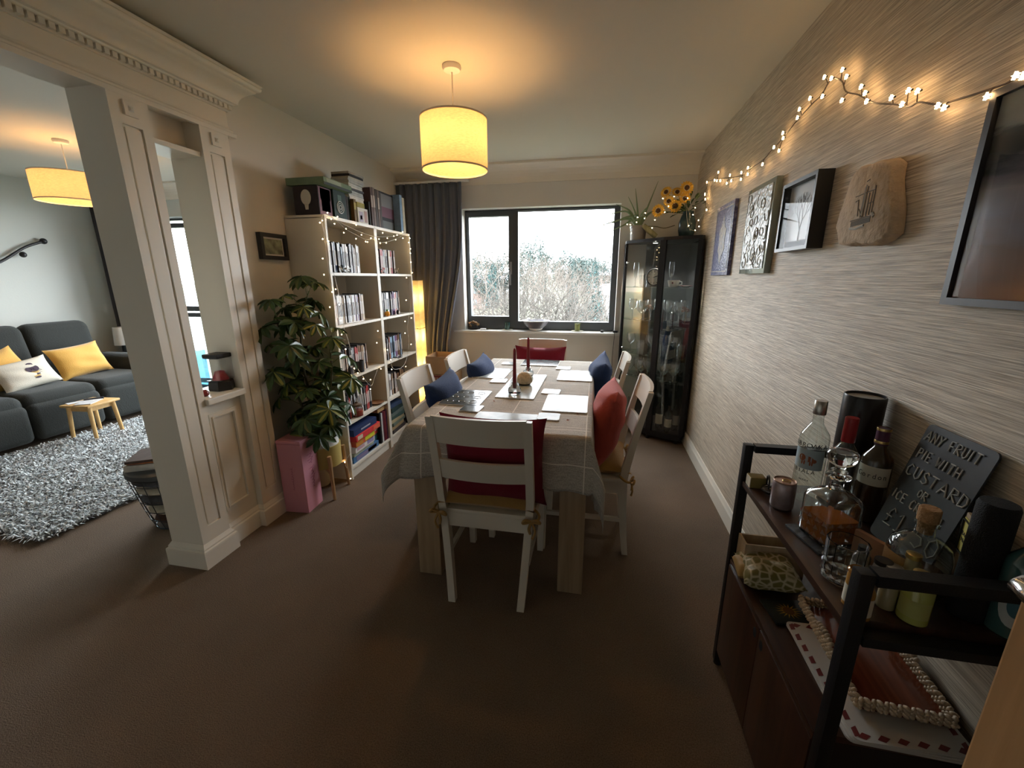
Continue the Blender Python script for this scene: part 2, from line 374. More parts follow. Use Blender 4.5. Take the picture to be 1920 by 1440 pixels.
def pilaster(name, y0, y1):
    mb = MB()
    # shaft with a sunk panel on the dining side
    s = .038; zt = 2.115; p0, p1 = .205, 1.995
    mb.b2((-2.04, y0, 0), (XC-.008, y1, zt))
    for a in ((y0, y0+s, 0, zt), (y1-s, y1, 0, zt), (y0+s, y1-s, 0, p0), (y0+s, y1-s, p1, zt)):
        mb.b2((XC-.009, a[0], a[2]), (XC, a[1], a[3]))
    mb.b2((XC-.009, y0+s+.009, p0+.009), (XC-.002, y1-s-.009, p1-.009), bev=.002)
    r = struct(name, mb, m_cream)
    part('plinth', plinth(MB(), y0, y1), m_cream, r, False)
    ro = MB(); yc = (y0+y1)/2
    zr = 2.056; ro.b2((XC, yc-.026, zr-.027), (XC+.008, yc+.026, zr+.027)); ro.rings([[(XC+.008, yc+a*.021, zr+b*.021) for a, b in ((-1, -1), (1, -1), (1, 1), (-1, 1))], [(XC+.003, yc+a*.017, zr+b*.017) for a, b in ((-1, -1), (1, -1), (1, 1), (-1, 1))], [(XC+.013, yc+a*.004, zr+b*.004) for a, b in ((-1, -1), (1, -1), (1, 1), (-1, 1))]], True, False, True)
    part('square_rosette', ro, m_cream, r, False)
    return r
pilaster('trim_5', 1.452, 1.606)
pilaster('trim_6', 1.838, 1.998)
hw = MB(); hw.b2((-2.03, 1.60, 0), (-1.885, 1.84, .80))
r = struct('wall_half', hw, m_cream)
part('skirting', plinth(MB(), 1.60, 1.84, -2.03, -1.885), m_cream, r, False)
pm = MB(); frame_x(pm, -1.885, 1.635, 1.80, .20, .74, .014, .008); frame_x(pm, -1.885, 1.649, 1.786, .214, .726, .008, .013); part('panel_moulding', pm, m_cream, r, False)
part('ledge', MB().b2((-2.07, 1.607, .80), (-1.835, 1.837, .832), bev=.005), m_cream, r, False)
tp = MB(); tp.b2((-2.03, 1.60, 1.985), (-1.94, 1.84, 2.115)); tp.b2((-2.04, 1.607, 1.962), (-1.865, 1.837, 1.985), bev=.004)
struct('trim_7', tp, m_cream)
bm_ = MB(); bm_.b2((-2.04, YN, 2.115), (-1.87, 2.03, CZ))
r = struct('trim_8', bm_, m_cream)
def sweep(prof):
    rings = []
    for p, z in prof:
        rings.append([(-2.0, 2.03+p, z), (-1.87+p, 2.03+p, z), (-1.87+p, YN, z)])
    n = 3; mb = MB(); vs = [q for g in rings for q in g]
    return mb.add(vs, [(i*n+j, i*n+j+1, (i+1)*n+j+1, (i+1)*n+j) for i in range(len(rings)-1) for j in range(2)])
pr = [(0, 2.10), (.022, 2.10), (.024, 2.118), (.014, 2.124), (.014, 2.132), (.004, 2.142), (.002, 2.15)]
part('architrave_bead', sweep(pr), m_cream, r, False)
pr = [(.0, 2.218), (.024, 2.218), (.024, 2.212), (.03, 2.212)]
pr = [(.0, 2.218), (.01, 2.218), (.01, 2.246), (.026, 2.247), (.032, 2.250), (.034, 2.258), (.046, 2.262)]
for k in range(8):
    t = k/7; pr.append((.046+.055*t*t+.01*t, 2.262+.10*t**.8))
pr += [(.113, 2.366), (.118, 2.374), (.128, 2.378), (.135, 2.388), (.137, 2.40), (.132, 2.408), (.155, 2.412), (.155, 2.42)]
pr = [(a*.9, b if b < 2.25 else 2.25+(b-2.25)*.66) for a, b in pr[:-2]]+[(.128, 2.362), (.06, CZ)]
part('cornice', sweep(pr), m_cream, r, 50)
dn = MB(); y = 2.045
while y > YN+.05:
    dn.b2((-1.86, y-.018, 2.226), (-1.845, y, 2.246)); y -= .0275
part('dentil_row', dn, m_cream, r, False, kind='stuff')

# --- oak door standing open beside the camera
m_oak = wood('oak_veneer', (.34, .18, .075), (.47, .265, .12), .4)
m_chrome = mat('polished_chrome', (.75, .75, .77), .12, 1.0)
d1 = struct('door_1', MB().b2((.441, -.33, .01), (.481, .450, 2.0), bev=.003), m_oak)
hd = MB(); hd.T = Matrix.Translation((.441, .418, 1.118)); hd.tube([(0, 0, 0), (-.006, 0, 0)], .026, 20); hd.tube([(0, 0, 0), (-.032, 0, 0), (-.038, -.004, 0), (-.040, -.02, 0), (-.040, -.11, 0)], [.009]*5, 12)
part('door_handle', hd, m_chrome, d1, 50)
# ================================================================== DINING TABLE
m_oakleg = wood('pale_oak_laminate', (.29, .20, .115), (.41, .30, .185), .5)
TX0, TX1, TY0, TY1, TZ = -.795, .005, 1.60, 3.22, .765
t = thing('dining_table', 'long rectangular dining table with thick square pale oak legs under a linen cloth', 'table', ((TX0+TX1)/2, (TY0+TY1)/2, 0))
part('tabletop', MB().box((0, 0, TZ-.0225), (TX1-TX0-.012, TY1-TY0-.012, .04), bev=.004), m_oakleg, t)
for sx in (-1, 1):
    for sy in (-1, 1):
        part('leg', MB().box((sx*(.4-.064), sy*(.81-.075), .361), (.112, .112, .722), bev=.003), m_oakleg, t)

def cloth():
    oL, oR, oF, oB = .25, .33, .235, .25
    W, D = TX1-TX0, TY1-TY0
    us = []; vs = []
    def axis(lo, a, b, hi, nh, nm):
        o = [lo+(a-lo)*i/nh for i in range(nh)] + [a+(b-a)*i/nm for i in range(nm+1)] + [b+(hi-b)*(i+1)/nh for i in range(nh)]
        return o
    us = axis(-oL, 0, W, W+oR, 14, 26); vs = axis(-oF, 0, D, D+oB, 14, 52)
    verts = []; uv = []
    g = .006
    for v in vs:
        for u in us:
            dx = -u if u < 0 else max(0, u-W); dy = -v if v < 0 else max(0, v-D)
            cx = min(max(u, 0), W); cy = min(max(v, 0), D); sx = -1 if u < 0 else 1; sy = -1 if v < 0 else 1
            if dx == 0 and dy == 0:
                z = .0012*sin(u*37)*sin(v*23)
                verts.append((cx, cy, z)); uv.append((u, v)); continue
            r = math.hypot(dx, dy); ph = math.atan2(dy, dx)
            corner = sin(2*ph) if dx > 0 and dy > 0 else 0
            s = u if dy > 0 and dx == 0 else v
            fold = .013*sin(s*19+1.3)+.008*sin(s*41) if corner == 0 else 0
            ed = min(1, r/.03)
            drop = max(0, r-.006)
            k = min(1, drop/.2)
            near = 1.0
            if dy > 0 and dx == 0: near = min(1, min(u, W-u)/.12+.15)
            if dx > 0 and dy == 0: near = min(1, min(v, D-v)/.12+.15)
            rs = .45 if dx > 0 and sx > 0 else 1
            out = g*ed + (.02*rs+fold*near*rs)*k + corner**1.5*(.095 if sx > 0 else .13)*k
            if (dy > 0 and dx == 0): out += .03*k*max(0, 1-min(u, W-u)/.1)
            if (dx > 0 and dy == 0): out += .03*rs*k*max(0, 1-min(v, D-v)/.1)
            if corner: out += (.02+.03)*k*(1-corner)
            ox, oy = cos(ph)*out*sx, sin(ph)*out*sy
            if corner: # fold hanging from the corner
                ox = out*.72*sx*(.35+.65*cos(ph)); oy = out*.72*sy*(.35+.65*sin(ph))
            verts.append((cx+ox, cy+oy, -drop*(.985))); uv.append((u, v))
    n = len(us); fs = [(j*n+i, j*n+i+1, (j+1)*n+i+1, (j+1)*n+i) for j in range(len(vs)-1) for i in range(n-1)]
    me = bpy.data.meshes.new('tablecloth'); me.from_pydata(verts, [], fs)
    ul = me.uv_layers.new(name='flat')
    for l_ in me.loops: ul.data[l_.index].uv = uv[l_.vertex_index]
    for p in me.polygons: p.use_smooth = True
    return me
def linen():
    m = bpy.data.materials.new('linen'); m.use_nodes = True; n = m.node_tree.nodes; l = m.node_tree.links; b = n['Principled BSDF']
    uvn = n.new('ShaderNodeUVMap'); uvn.uv_map = 'flat'
    sp = n.new('ShaderNodeSeparateXYZ'); l.new(uvn.outputs[0], sp.inputs[0])
    def M(op, a, b_=None, c=None):
        x = n.new('ShaderNodeMath'); x.operation = op
        for i, q in enumerate((a, b_, c)):
            if q is None: continue
            if isinstance(q, (int, float)): x.inputs[i].default_value = q
            else: l.new(q, x.inputs[i])
        return x.outputs[0]
    def lines(src, period, off, wd):
        f = M('FRACT', M('MULTIPLY_ADD', src, 1/period, off)); d = M('ABSOLUTE', M('SUBTRACT', f, .5)); return M('LESS_THAN', d, wd/period)
    lx = lines(sp.outputs[0], .355, .30, .0022); ly = lines(sp.outputs[1], .20, .10, .0022); l2 = lines(sp.outputs[1], .40, .22, .0016)
    ln = M('MAXIMUM', M('MAXIMUM', lx, ly), l2)
    t = n.new('ShaderNodeTexNoise'); t.inputs['Scale'].default_value = 170; t.inputs['Detail'].default_value = 2; l.new(uvn.outputs[0], t.inputs['Vector'])
    mp = n.new('ShaderNodeMapping'); mp.inputs['Scale'].default_value = (6, 60, 1); l.new(uvn.outputs[0], mp.inputs[0])
    t2 = n.new('ShaderNodeTexNoise'); t2.inputs['Scale'].default_value = 4; t2.inputs['Detail'].default_value = 4; l.new(mp.outputs[0], t2.inputs['Vector'])
    a = M('ADD', t.outputs[0], t2.outputs[0])
    r = n.new('ShaderNodeValToRGB'); r.color_ramp.elements[0].position = .36; r.color_ramp.elements[1].position = .64
    r.color_ramp.elements[0].color = (.30, .275, .24, 1); r.color_ramp.elements[1].color = (.54, .505, .45, 1)
    l.new(M('MULTIPLY', a, .5), r.inputs[0])
    mx = n.new('ShaderNodeMix'); mx.data_type = 'RGBA'; l.new(ln, mx.inputs[0]); l.new(r.outputs[0], mx.inputs[6]); mx.inputs[7].default_value = (.76, .72, .65, 1)
    l.new(mx.outputs[2], b.inputs['Base Color']); b.inputs['Roughness'].default_value = .85; b.inputs['Specular IOR Level'].default_value = .25
    bn = n.new('ShaderNodeBump'); bn.inputs['Strength'].default_value = .5; bn.inputs['Distance'].default_value = .003
    l.new(M('ADD', a, M('MULTIPLY', ln, 1.2)), bn.inputs['Height']); l.new(bn.outputs[0], b.inputs['Normal'])
    return m
me = cloth(); me.materials.append(linen())
tc_ = bpy.data.objects.new('tablecloth', me); col.objects.link(tc_); tc_.location = (TX0, TY0, TZ+.0035)
sm = tc_.modifiers.new('thick', 'SOLIDIFY'); sm.thickness = .0015; sm.offset = 1
tc_['label'] = 'grey beige linen tablecloth with stitched pale lines draped over the dining table'; tc_['category'] = 'tablecloth'
TT = TZ+.0065

# ------------------------------------------------------------------ chairs
m_chair = mat('cream_painted_wood', (.64, .595, .51), .42)
m_must = mat('mustard_fabric', (.36, .21, .06), .9, bump=(220, .4, I3), sheen=.2)
def rsweep(mb, pts, w, d):
    """rectangular bar through points; w along x, d along y"""
    rings = []
    for i, p in enumerate(pts):
        ww = w[i] if isinstance(w, (list, tuple)) else w; dd = d[i] if isinstance(d, (list, tuple)) else d
        x, y, z = p; rings.append([(x-ww/2, y-dd/2, z), (x+ww/2, y-dd/2, z), (x+ww/2, y+dd/2, z), (x-ww/2, y+dd/2, z)])
    return mb.rings(rings)
def yback(z): return (0 if z < .44 else -.10*((z-.44)/.46)**1.15) - (0 if z > .44 else .035*((.44-z)/.44)**1.6)
def make_chair(label, group, top=.893):
    t = thing('dining_chair', label, 'chair', group=group)
    for s in (-1, 1):
        zs = [0, .1, .2, .3, .44, .52, .6, .7, .8, top-.004]
        part('back_leg', rsweep(MB(), [(s*(.155+.036*min(1, z/.5)), yback(z), z) for z in zs], .032, [.030, .032, .035, .038, .040, .036, .033, .030, .027, .024]), m_chair, t, 30)
        part('front_leg', rsweep(MB(), [(s*.185, .395, 0), (s*.187, .395, .40)], [.030, .04], [.030, .04]), m_chair, t, 30)
        part('stretcher', MB().b2((s*.180-.008, .0, .20), (s*.180+.008, .39, .222)), m_chair, t, 30)
    def slat(z0, z1, w):
        mb = MB(); rs = []
        for i in range(13):
            x = -w+2*w*i/12; q = -.022*(1-(x/w)**2)
            rs.append([(x, yback(z0)+q-.008, z0), (x, yback(z0)+q+.008, z0), (x, yback(z1)+q+.008, z1), (x, yback(z1)+q-.008, z1)])
        return mb.rings(rs)
    for z0, z1, w_ in ((.775, top, .186), (.605, .695, .182)):
        part('back_slat', slat(z0, z1, w_), m_chair, t, 30)
    part('seat', MB().b2((-.205, -.012, .425), (.205, .415, .445), bev=.006), m_chair, t)
    ap = MB(); ap.b2((-.19, -.008, .36), (.19, .014, .425)); ap.b2((-.18, .385, .36), (.18, .405, .425)); ap.b2((-.197, .01, .36), (-.177, .39, .425)); ap.b2((.177, .01, .36), (.197, .39, .425))
    part('seat_rail', ap, m_chair, t, False)
    return t
def pillow(w, h, th, seed=0, tuft=.0, corner=.02, nn=18):
    rr = random.Random(seed); ph = [rr.uniform(0, 6) for _ in range(6)]
    vs = []; fs = []
    def pt(u, v, sgn):
        e = (1-abs(u)**3.2)*(1-abs(v)**3.2); e = max(0, e)**.55
        x = w/2*u*(1-.07*(1-v*v)+corner*abs(v)**6); y = h/2*v*(1-.07*(1-u*u)+corner*abs(u)**6)
        wr = .035*sin(5*u+ph[0]+3*v)*sin(3.5*v+ph[1])+.03*sin(9*v+ph[2]+2*u)
        return (x, y, sgn*th/2*e*(1+wr*2)+.0)
    mb = MB(); mb.grid(lambda a, b: pt(2*a-1, 2*b-1, 1), nn, nn); mb.grid(lambda a, b: pt(2*a-1, 2*b-1, -1), nn, nn)
    return mb
def seat_pad(chair):
    mb = pillow(.405, .44, .085, 3, corner=.05); o = part('seat_pad', mb, m_must, chair, 60, (0, .192, .480), weld=True, label='mustard tie-on seat pad')
    for s in (-1, 1):
        b = MB(); x = s*.215
        b.tube(smooth_pts([(s*.17, .01, .455), (s*.205, .015, .46), (s*.226, -.005, .45), (s*.222, -.028, .44), (s*.2, -.034, .438)]), .006, 6)
        b.tube(smooth_pts([(s*.2, -.034, .438), (s*.222, -.05, .455), (s*.235, -.045, .44), (s*.2, -.036, .437), (s*.175, -.05, .45), (s*.165, -.045, .432), (s*.2, -.036, .437)]), .006, 6)
        b.tube(smooth_pts([(s*.2, -.036, .437), (s*.215, -.045, .40), (s*.205, -.042, .365)]), [.005]*12+[.007], 6); b.tube(smooth_pts([(s*.2, -.036, .437), (s*.19, -.045, .41), (s*.195, -.042, .385)]), .006, 6)
        part('tie', b, m_must, o, 60, (0, -.192, -.480))
    return o
GC = 'white ladder back dining chairs around the table'; GP = 'mustard seat pads on the dining chairs'
chairs = [  # x, y, rz, where
 (-.415, 1.515, 0, 'at the near end of the table, seen from behind'),
 (.172, 2.115, pi/2, 'on the right side of the table, nearer the camera'),
 (.122, 2.84, pi/2, 'on the right side of the table, nearer the window'),
 (-.905, 2.16, -pi/2, 'on the left side of the table, nearer the camera'),
 (-.845, 2.72, -pi/2, 'on the left side of the table, nearer the window'),
 (-.43, 3.42, pi, 'at the far end of the table, below the window')]
c0 = make_chair('', GC); seat_pad(c0)
short = ['near end', 'right side, near the camera', 'right side, near the window', 'left side, near the camera', 'left side, near the window', 'far end']
CH = []
for i, (x, y, rz, wh) in enumerate(chairs):
    c = c0 if i == 0 else dup(c0); c.location = (x, y, 0); c.rotation_euler = (0, 0, rz); c['label'] = 'white ladder back chair '+wh
m_crim = mat('crimson_fabric', (.17, .010, .025), .9, spec=.2, bump=(200, .3, I3), sheen=.1)
m_terra = mat('terracotta_fabric', (.42, .075, .06), .9, spec=.2, bump=(200, .3, I3), sheen=.12)
m_blue = mat('denim_blue_fabric', (.022, .046, .13), .9, spec=.15, bump=(200, .3, I3), sheen=.06)
def chair_cushion(i, w, h, th, m, label, seed, dx=0, tilt=0.0, lift=0.0, dz=0, fy=0):
    x, y, rz, _ = chairs[i]; c, s = cos(rz), sin(rz)
    lx, ly = dx, .02+th*.42+fy
    zc = .522+h*.46+dz
    loc = (x+c*lx-s*ly, y+s*lx+c*ly, zc)
    e = (Matrix.Rotation(rz, 3, 'Z') @ Matrix.Rotation(dz*0+tilt, 3, 'Y') @ Matrix.Rotation(pi/2+.14+lift, 3, 'X')).to_euler()
    return solo('cushion', pillow(w, h, th, seed), m, label, 'cushion', loc, e, smooth=60, weld=True)
chair_cushion(0, .44, .405, .14, m_crim, 'dark crimson cushion against the back of the nearest chair', 1, .025, 0, -.02, -.046, -.035)
chair_cushion(1, .40, .40, .17, m_terra, 'large terracotta red cushion on the nearer right hand chair', 2, 0, .05, .08, -.03)
chair_cushion(2, .40, .40, .16, m_blue, 'dark blue cushion on the far right hand chair', 3, 0, -.04, .1, -.02)
chair_cushion(3, .40, .36, .15, m_blue, 'dark blue cushion on the left chair nearer the camera', 4, .0, .04, .22, .01, .03)
chair_cushion(4, .40, .36, .15, m_blue, 'dark blue cushion on the left chair nearer the window', 5, 0, .03, .22, .01, .03)
chair_cushion(5, .42, .38, .13, m_crim, 'crimson cushion on the chair at the far end of the table', 6, -.0, 0, 0, -.03)

# ------------------------------------------------------------------ on the table
def rrect(w, h, r, n=5):
    p = []
    for cx, cy, a0 in ((w/2-r, h/2-r, 0), (-w/2+r, h/2-r, pi/2), (-w/2+r, -h/2+r, pi), (w/2-r, -h/2+r, 1.5*pi)):
        for k in range(n+1): p.append((cx+r*cos(a0+pi/2*k/n), cy+r*sin(a0+pi/2*k/n)))
    return p
m_mat = mat('melamine_print', (.40, .45, .47), .18, spec=.2, ior=1.13, noise=(9, .35, I3))
m_matd = mat('melamine_print_dark', (.085, .10, .105), .12, ior=1.2, noise=(14, .5, I3))
m_rim = mat('white_rim', (.75, .75, .73), .5)
m_ring = mat('ring_print', (.22, .23, .22), .12, coat=.6)
def board(w, h, m, rings=False):
    mb = MB(); mb.m = 1; mb.prism(rrect(w, h, .012), 0, .0042); mb.m = 0; mb.prism(rrect(w-.006, h-.006, .010), .0042, .0046)
    return mb
GM = 'glossy placemats on the dining table'; GK = 'glossy coasters on the dining table'
pm = [(-.11, 2.70, .22, .30, m_mat, 'glossy pale placemat on the right side of the table, nearer the window'),
      (-.125, 2.06, .22, .30, m_mat, 'glossy pale placemat on the right side of the table, nearer the camera'),
      (-.665, 2.675, .22, .30, m_mat, 'glossy pale placemat on the left side of the table, nearer the window'),
      (-.665, 2.07, .22, .29, m_matd, 'dark glossy placemat with ring print on the left side of the table'),
      (-.39, 3.085, .28, .22, m_matd, 'dark glossy placemat at the far end of the table'),
      (-.385, 1.74, .29, .21, m_mat, 'glossy pale placemat behind the nearest chair')]
for x, y, w_, h_, m, lb in pm:
    o = thing('placemat', lb, 'placemat', (x, y, TT), group=GM)
    mb = MB(); mb.prism(rrect(w_, h_, .012), 0, .0042); part('cork_base', mb, m_rim, o, False)
    mb = MB(); mb.prism(rrect(w_-.004, h_-.004, .011), .0042, .0047); part('printed_face', mb, m, o, False)
    if 'ring' in lb:
        mb = MB(); rr = random.Random(4)
        for a in range(3):
            for b_ in range(3):
                cx, cy, q = -.062+a*.062, -.085+b_*.085, rr.uniform(.014, .022)
                mb.tube([(cx+q*cos(k*pi/10), cy+q*sin(k*pi/10), .0048) for k in range(21)], .0018, 4)
        part('ring_print', mb, m_ring, o, kind='stuff')
k0 = None
for x, y, dk, lb in ((-.205, 2.925, 0, 'pale square coaster right of the far placemat'), (-.225, 2.27, 0, 'pale square coaster behind the near right placemat'), (-.575, 2.47, 0, 'pale square coaster by the far left placemat'),
                     (-.58, 1.885, 1, 'dark square coaster in front of the ring print placemat'), (-.19, 1.83, 0, 'pale square coaster right of the nearest placemat'), (-.625, 3.02, 0, 'pale square coaster at the far end of the table')):
    o = thing('coaster', lb, 'coaster', (x, y, TT), rnd.uniform(-.06, .06), GK)
    mb = MB(); mb.prism(rrect(.102, .102, .012), 0, .0042); part('cork_base', mb, m_rim, o, False)
    mb = MB(); mb.prism(rrect(.099, .099, .011), .0042, .0047); part('printed_face', mb, m_matd if dk else m_mat, o, False)
o = thing('table_runner_board', 'long pale glossy centre mat carrying the candles and stone dome', 'table mat', (-.405, 2.385, TT), -.01)
mb = MB(); mb.prism(rrect(.215, .58, .01), 0, .005); part('cork_base', mb, m_rim, o, False)
mb = MB(); mb.prism(rrect(.207, .572, .009), .005, .0055); part('printed_face', mb, m_mat, o, False)
TR = TT+.0056
m_clear = mat('clear_glass', (.95, .97, .96), .02, trans=1.0, ior=1.48)
m_candle = mat('dark_red_wax', (.20, .012, .02), .35)
for x, y, hh, lb in ((-.42, 2.18, .25, 'nearer'), (-.413, 2.615, .25, 'farther')):
    o = thing('candle_holder', lb+' round clear glass candle holder on the centre mat', 'candle holder', (x, y, TR), group='glass candle holders')
    part('bowl', MB().lathe([(.026, 0), (.034, .006), (.037, .02), (.033, .034), (.018, .046), (.016, .058), (.017, .063), (.0135, .063), (.0125, .045), (.0125, .03)], seg=24), m_clear, o, 40)
    o2 = thing('taper_candle', lb+' dark red taper candle standing in its glass holder', 'candle', (x, y, TR+.031), group='dark red taper candles')
    part('wax', MB().lathe([(.0112, 0), (.0112, .02), (.0095, .12), (.0075, .21), (.005, .222), (.001, .226)], seg=16), m_candle, o2, 50)
    part('wick', MB().cyl((0, 0, .224), (.001, 0, .236), .0008, seg=6), mat('wick', (.05, .045, .04), .9), o2)
o = thing('stone_dome', 'small sandy stone dome on a dark base between the two candles', 'ornament', (-.40, 2.395, TR))
part('base', MB().lathe([(.030, 0), (.036, .004), (.036, .008), (.03, .01)]), mat('dark_wood_base', (.06, .04, .03), .5), o, 40)
part('dome', MB().lathe([(.040, .010), (.0475, .018), (.048, .030), (.044, .048), (.034, .064), (.02, .074), (.002, .078)], seg=28), mat('sandstone', (.58, .49, .34), .8, noise=(60, .25, I3), bump=(80, .5, I3)), o, 60)
m_petal = mat('dried_petal', (.45, .18, .12), .8)
for x, y, lb in ((-.10, 1.80, 'beside the nearest right coaster'), (-.06, 1.90, 'on the right front of the cloth'), (-.74, 1.93, 'near the front left corner of the cloth'), (-.50, 2.03, 'in front of the centre mat')):
    mb = MB(); mb.add([(-.008, 0, .001), (0, -.004, 0), (.009, 0, .002), (0, .004, .004)], [(0, 1, 2, 3)]); mb.add([(-.006, .002, .0), (.003, -.002, .005), (.006, .005, .003)], [(0, 1, 2)])
    solo('dried_petal', mb, m_petal, 'tiny dried reddish petal '+lb, 'petal', (x, y, TT), (0, 0, rnd.uniform(0, 6)), group='petals fallen on the tablecloth', smooth=False)

# ------------------------------------------------------------------ pendant lamps
m_shade = shade_mat('cream_linen_shade', (.80, .60, .38), .40, 60, (1, 1, 4))
m_bulb = mat('warm_bulb', (1, .8, .5), .4, emit=((1, .56, .22), 60))
def pendant(x, y, zt, zb, r, label, power, col_=(1, .54, .20)):
    o = thing('pendant_lamp', label, 'pendant lamp', (x, y, CZ))
    mb = MB(); mb.lathe([(.044, 0), (.046, -.01), (.04, -.022), (.012, -.028)][::-1], seg=28); part('ceiling_rose', mb, m_white, o, 40)
    part('cord', MB().cyl((0, 0, -.02), (0, 0, zt-CZ-.02), .0035, seg=8), m_white, o)
    sh = MB(); a, b = zb-CZ, zt-CZ
    prof = [(r, a), (r, b), (r-.003, b), (r-.003, a), (r, a)]
    sh.lathe([(r, a), (r, b)], seg=56, cap0=False, cap1=False); part('shade', sh, m_shade, o, 60)
    rm = MB()
    for z in (a, b): part('shade_rim', MB().lathe([(r+.0015, z-.004), (r+.0015, z+.004), (r-.002, z+.004), (r-.002, z-.004), (r+.0015, z-.004)], seg=56, cap0=False, cap1=False), mat('shade_trim', (.80, .70, .52), .7), o, 60)
    sp = MB(); zc = b-.012
    for k in range(3): sp.tube([(.018*cos(2.09*k+.4), .018*sin(2.09*k+.4), zc-.02), (r*.98*cos(2.09*k+.4), r*.98*sin(2.09*k+.4), b-.004)], .0018, 6)
    sp.tube([(.018*cos(k*pi/8), .018*sin(k*pi/8), zc-.02) for k in range(17)], .002, 6)
    part('spider', sp, m_white, o)
    part('lamp_holder', MB().lathe([(.016, 0), (.017, -.05), (.014, -.055)][::-1], (0, 0, b-.01), 16), m_white, o, 40)
    part('bulb', MB().sphere((0, 0, b-.090), .030, 16, 12, sz=1.15), m_bulb, o, 60)
    l = bpy.data.lights.new('pendant_light', 'POINT'); l.energy = power; l.color = col_; l.shadow_soft_size = .036
    l.use_custom_distance = False
    lo = bpy.data.objects.new('pendant_light', l); col.objects.link(lo); lo.parent = o; lo.location = (0, 0, b-.090)
    return o
pendant(-.735, 2.22, 2.168, 1.938, .166, 'lit cream drum pendant lamp hanging over the dining table', 6.5)
pendant(-3.92, 2.68, 2.165, 1.975, .215, 'lit wide cream drum pendant lamp hanging in the living room', 7)
# ================================================================== BOOKCASES
m_bc = mat('white_laminate', (.66, .62, .54), .42)
BX0, BX1 = -1.935, -1.655
SH = [.09, .42, .735, 1.10, 1.44, 1.785]     # top faces
def bookcase(y0, y1, label):
    yc = (y0+y1)/2; t = thing('bookcase', label, 'bookcase', ((BX0+BX1)/2, yc, 0), group='white open bookcases'); hw_ = (BX1-BX0)/2; hy = (y1-y0)/2
    for s in (-1, 1): part('side_panel', MB().box((0, s*(hy-.009), .885), (2*hw_, .018, 1.77)), m_bc, t, False)
    part('top_panel', MB().box((0, 0, 1.7755), (2*hw_, 2*hy, .019)), m_bc, t, False)
    for z in SH[:-1]: part('shelf', MB().box((.003, 0, z-.009), (2*hw_-.01, 2*hy-.037, .018)), m_bc, t, False)
    part('back_panel', MB().box((-hw_+.003, 0, .89), (.004, 2*hy-.037, 1.74)), mat('bookcase_back', (.60, .56, .49), .5), t, False)
    part('kickboard', MB().box((hw_-.02, 0, .036), (.012, 2*hy-.037, .07)), m_bc, t, False)
    return t
bookcase(2.432, 3.040, 'white open bookcase nearer the camera, pot plant in front of it')
bookcase(3.042, 3.650, 'white open bookcase farther away, next to the tall paper lamp')
# ---- disc cases
PAL = {'white': (.72, .72, .72), 'pale grey': (.46, .48, .52), 'black': (.015, .015, .02), 'dark blue': (.03, .05, .14), 'brown': (.17, .09, .05), 'red': (.36, .04, .04), 'pale blue': (.25, .38, .50), 'tan': (.42, .30, .18), 'charcoal': (.07, .07, .08), 'purple': (.16, .09, .20)}
dvd_mesh = {}
def dvd(colr):
    if colr in dvd_mesh: return dvd_mesh[colr]
    mb = MB(); mb.m = 0; mb.b2((-.068, -.0066, 0), (.066, .0066, .190)); mb.m = 1; mb.b2((.066, -.0060, .004), (.0675, .0060, .186))
    q = 2
    mb.m = 2; mb.b2((.0675, -.0035, .05), (.0679, .0035, .14))
    c = PAL[colr]; lum = sum(c)/3
    ink = mat('spine_ink_dark', (.05, .05, .07), .5) if lum > .3 else mat('spine_ink_pale', (.55, .53, .50), .5)
    me = mb.mesh('disc_case', [mat('case_plastic', (.03, .03, .035), .35) if lum < .5 else mat('case_plastic_white', (.6, .6, .62), .35), mat('spine_'+colr.replace(' ', '_'), c, .4), ink])
    dvd_mesh[colr] = me; return me
rows = [(0, 4, 2.456, 2.875, 'top', 'near', ['white', 'pale grey', 'dark blue', 'pale grey', 'pale blue', 'white', 'black', 'pale grey', 'brown', 'brown']),
        (1, 4, 3.066, 3.435, 'top', 'far', ['pale grey', 'white', 'red', 'charcoal', 'white', 'tan', 'red', 'brown']),
        (0, 3, 2.456, 2.875, 'second', 'near', ['charcoal', 'white', 'white', 'white', 'pale grey', 'white', 'white', 'purple', 'brown', 'tan']),
        (1, 3, 3.066, 3.450, 'second', 'far', ['pale grey', 'white', 'charcoal', 'white', 'black', 'purple', 'red', 'brown']),
        (0, 2, 2.480, 2.860, 'third', 'near', ['black', 'charcoal', 'black', 'pale grey', 'red', 'brown', 'tan', 'brown']),
        (1, 2, 3.080, 3.450, 'third', 'far', ['red', 'charcoal', 'pale grey', 'pale blue', 'pale blue', 'purple', 'brown', 'charcoal']),
        (0, 1, 2.470, 2.865, 'fourth', 'near', ['black', 'charcoal', 'pale grey', 'black', 'white', 'charcoal', 'red', 'black']),
        (1, 1, 3.075, 3.470, 'fourth', 'far', ['brown', 'white', 'tan', 'pale grey', 'brown', 'tan', 'black'])]
for bc, sh, y0, y1, nm, nf, pal in rows:
    y = y0+.008; rr = random.Random(bc*10+sh); N = int((y1-y0)/.0150)
    for k in range(N):
        c = pal[min(len(pal)-1, int(k/N*len(pal)))]
        if rr.random() < .22: c = rr.choice(pal)
        o = part('disc_case', dvd(c), None, None, loc=(-1.765+rr.uniform(-.006, .006), y, SH[sh]), rot=(0, 0, rr.uniform(-.02, .02)))
        hs = 1 if rr.random() < .72 else rr.choice((.9, .93, 1.04)); o.scale = (1, 1, hs)
        o['label'] = c+' spined disc case on the '+nm+' shelf of the '+nf+'er bookcase' if nf == 'near' else c+' spined disc case on the '+nm+' shelf of the farther bookcase'
        o['category'] = 'disc case'; o['group'] = 'disc cases on the '+nm+' shelf of the '+('nearer' if nf == 'near' else 'farther')+' bookcase'
        y += .0150
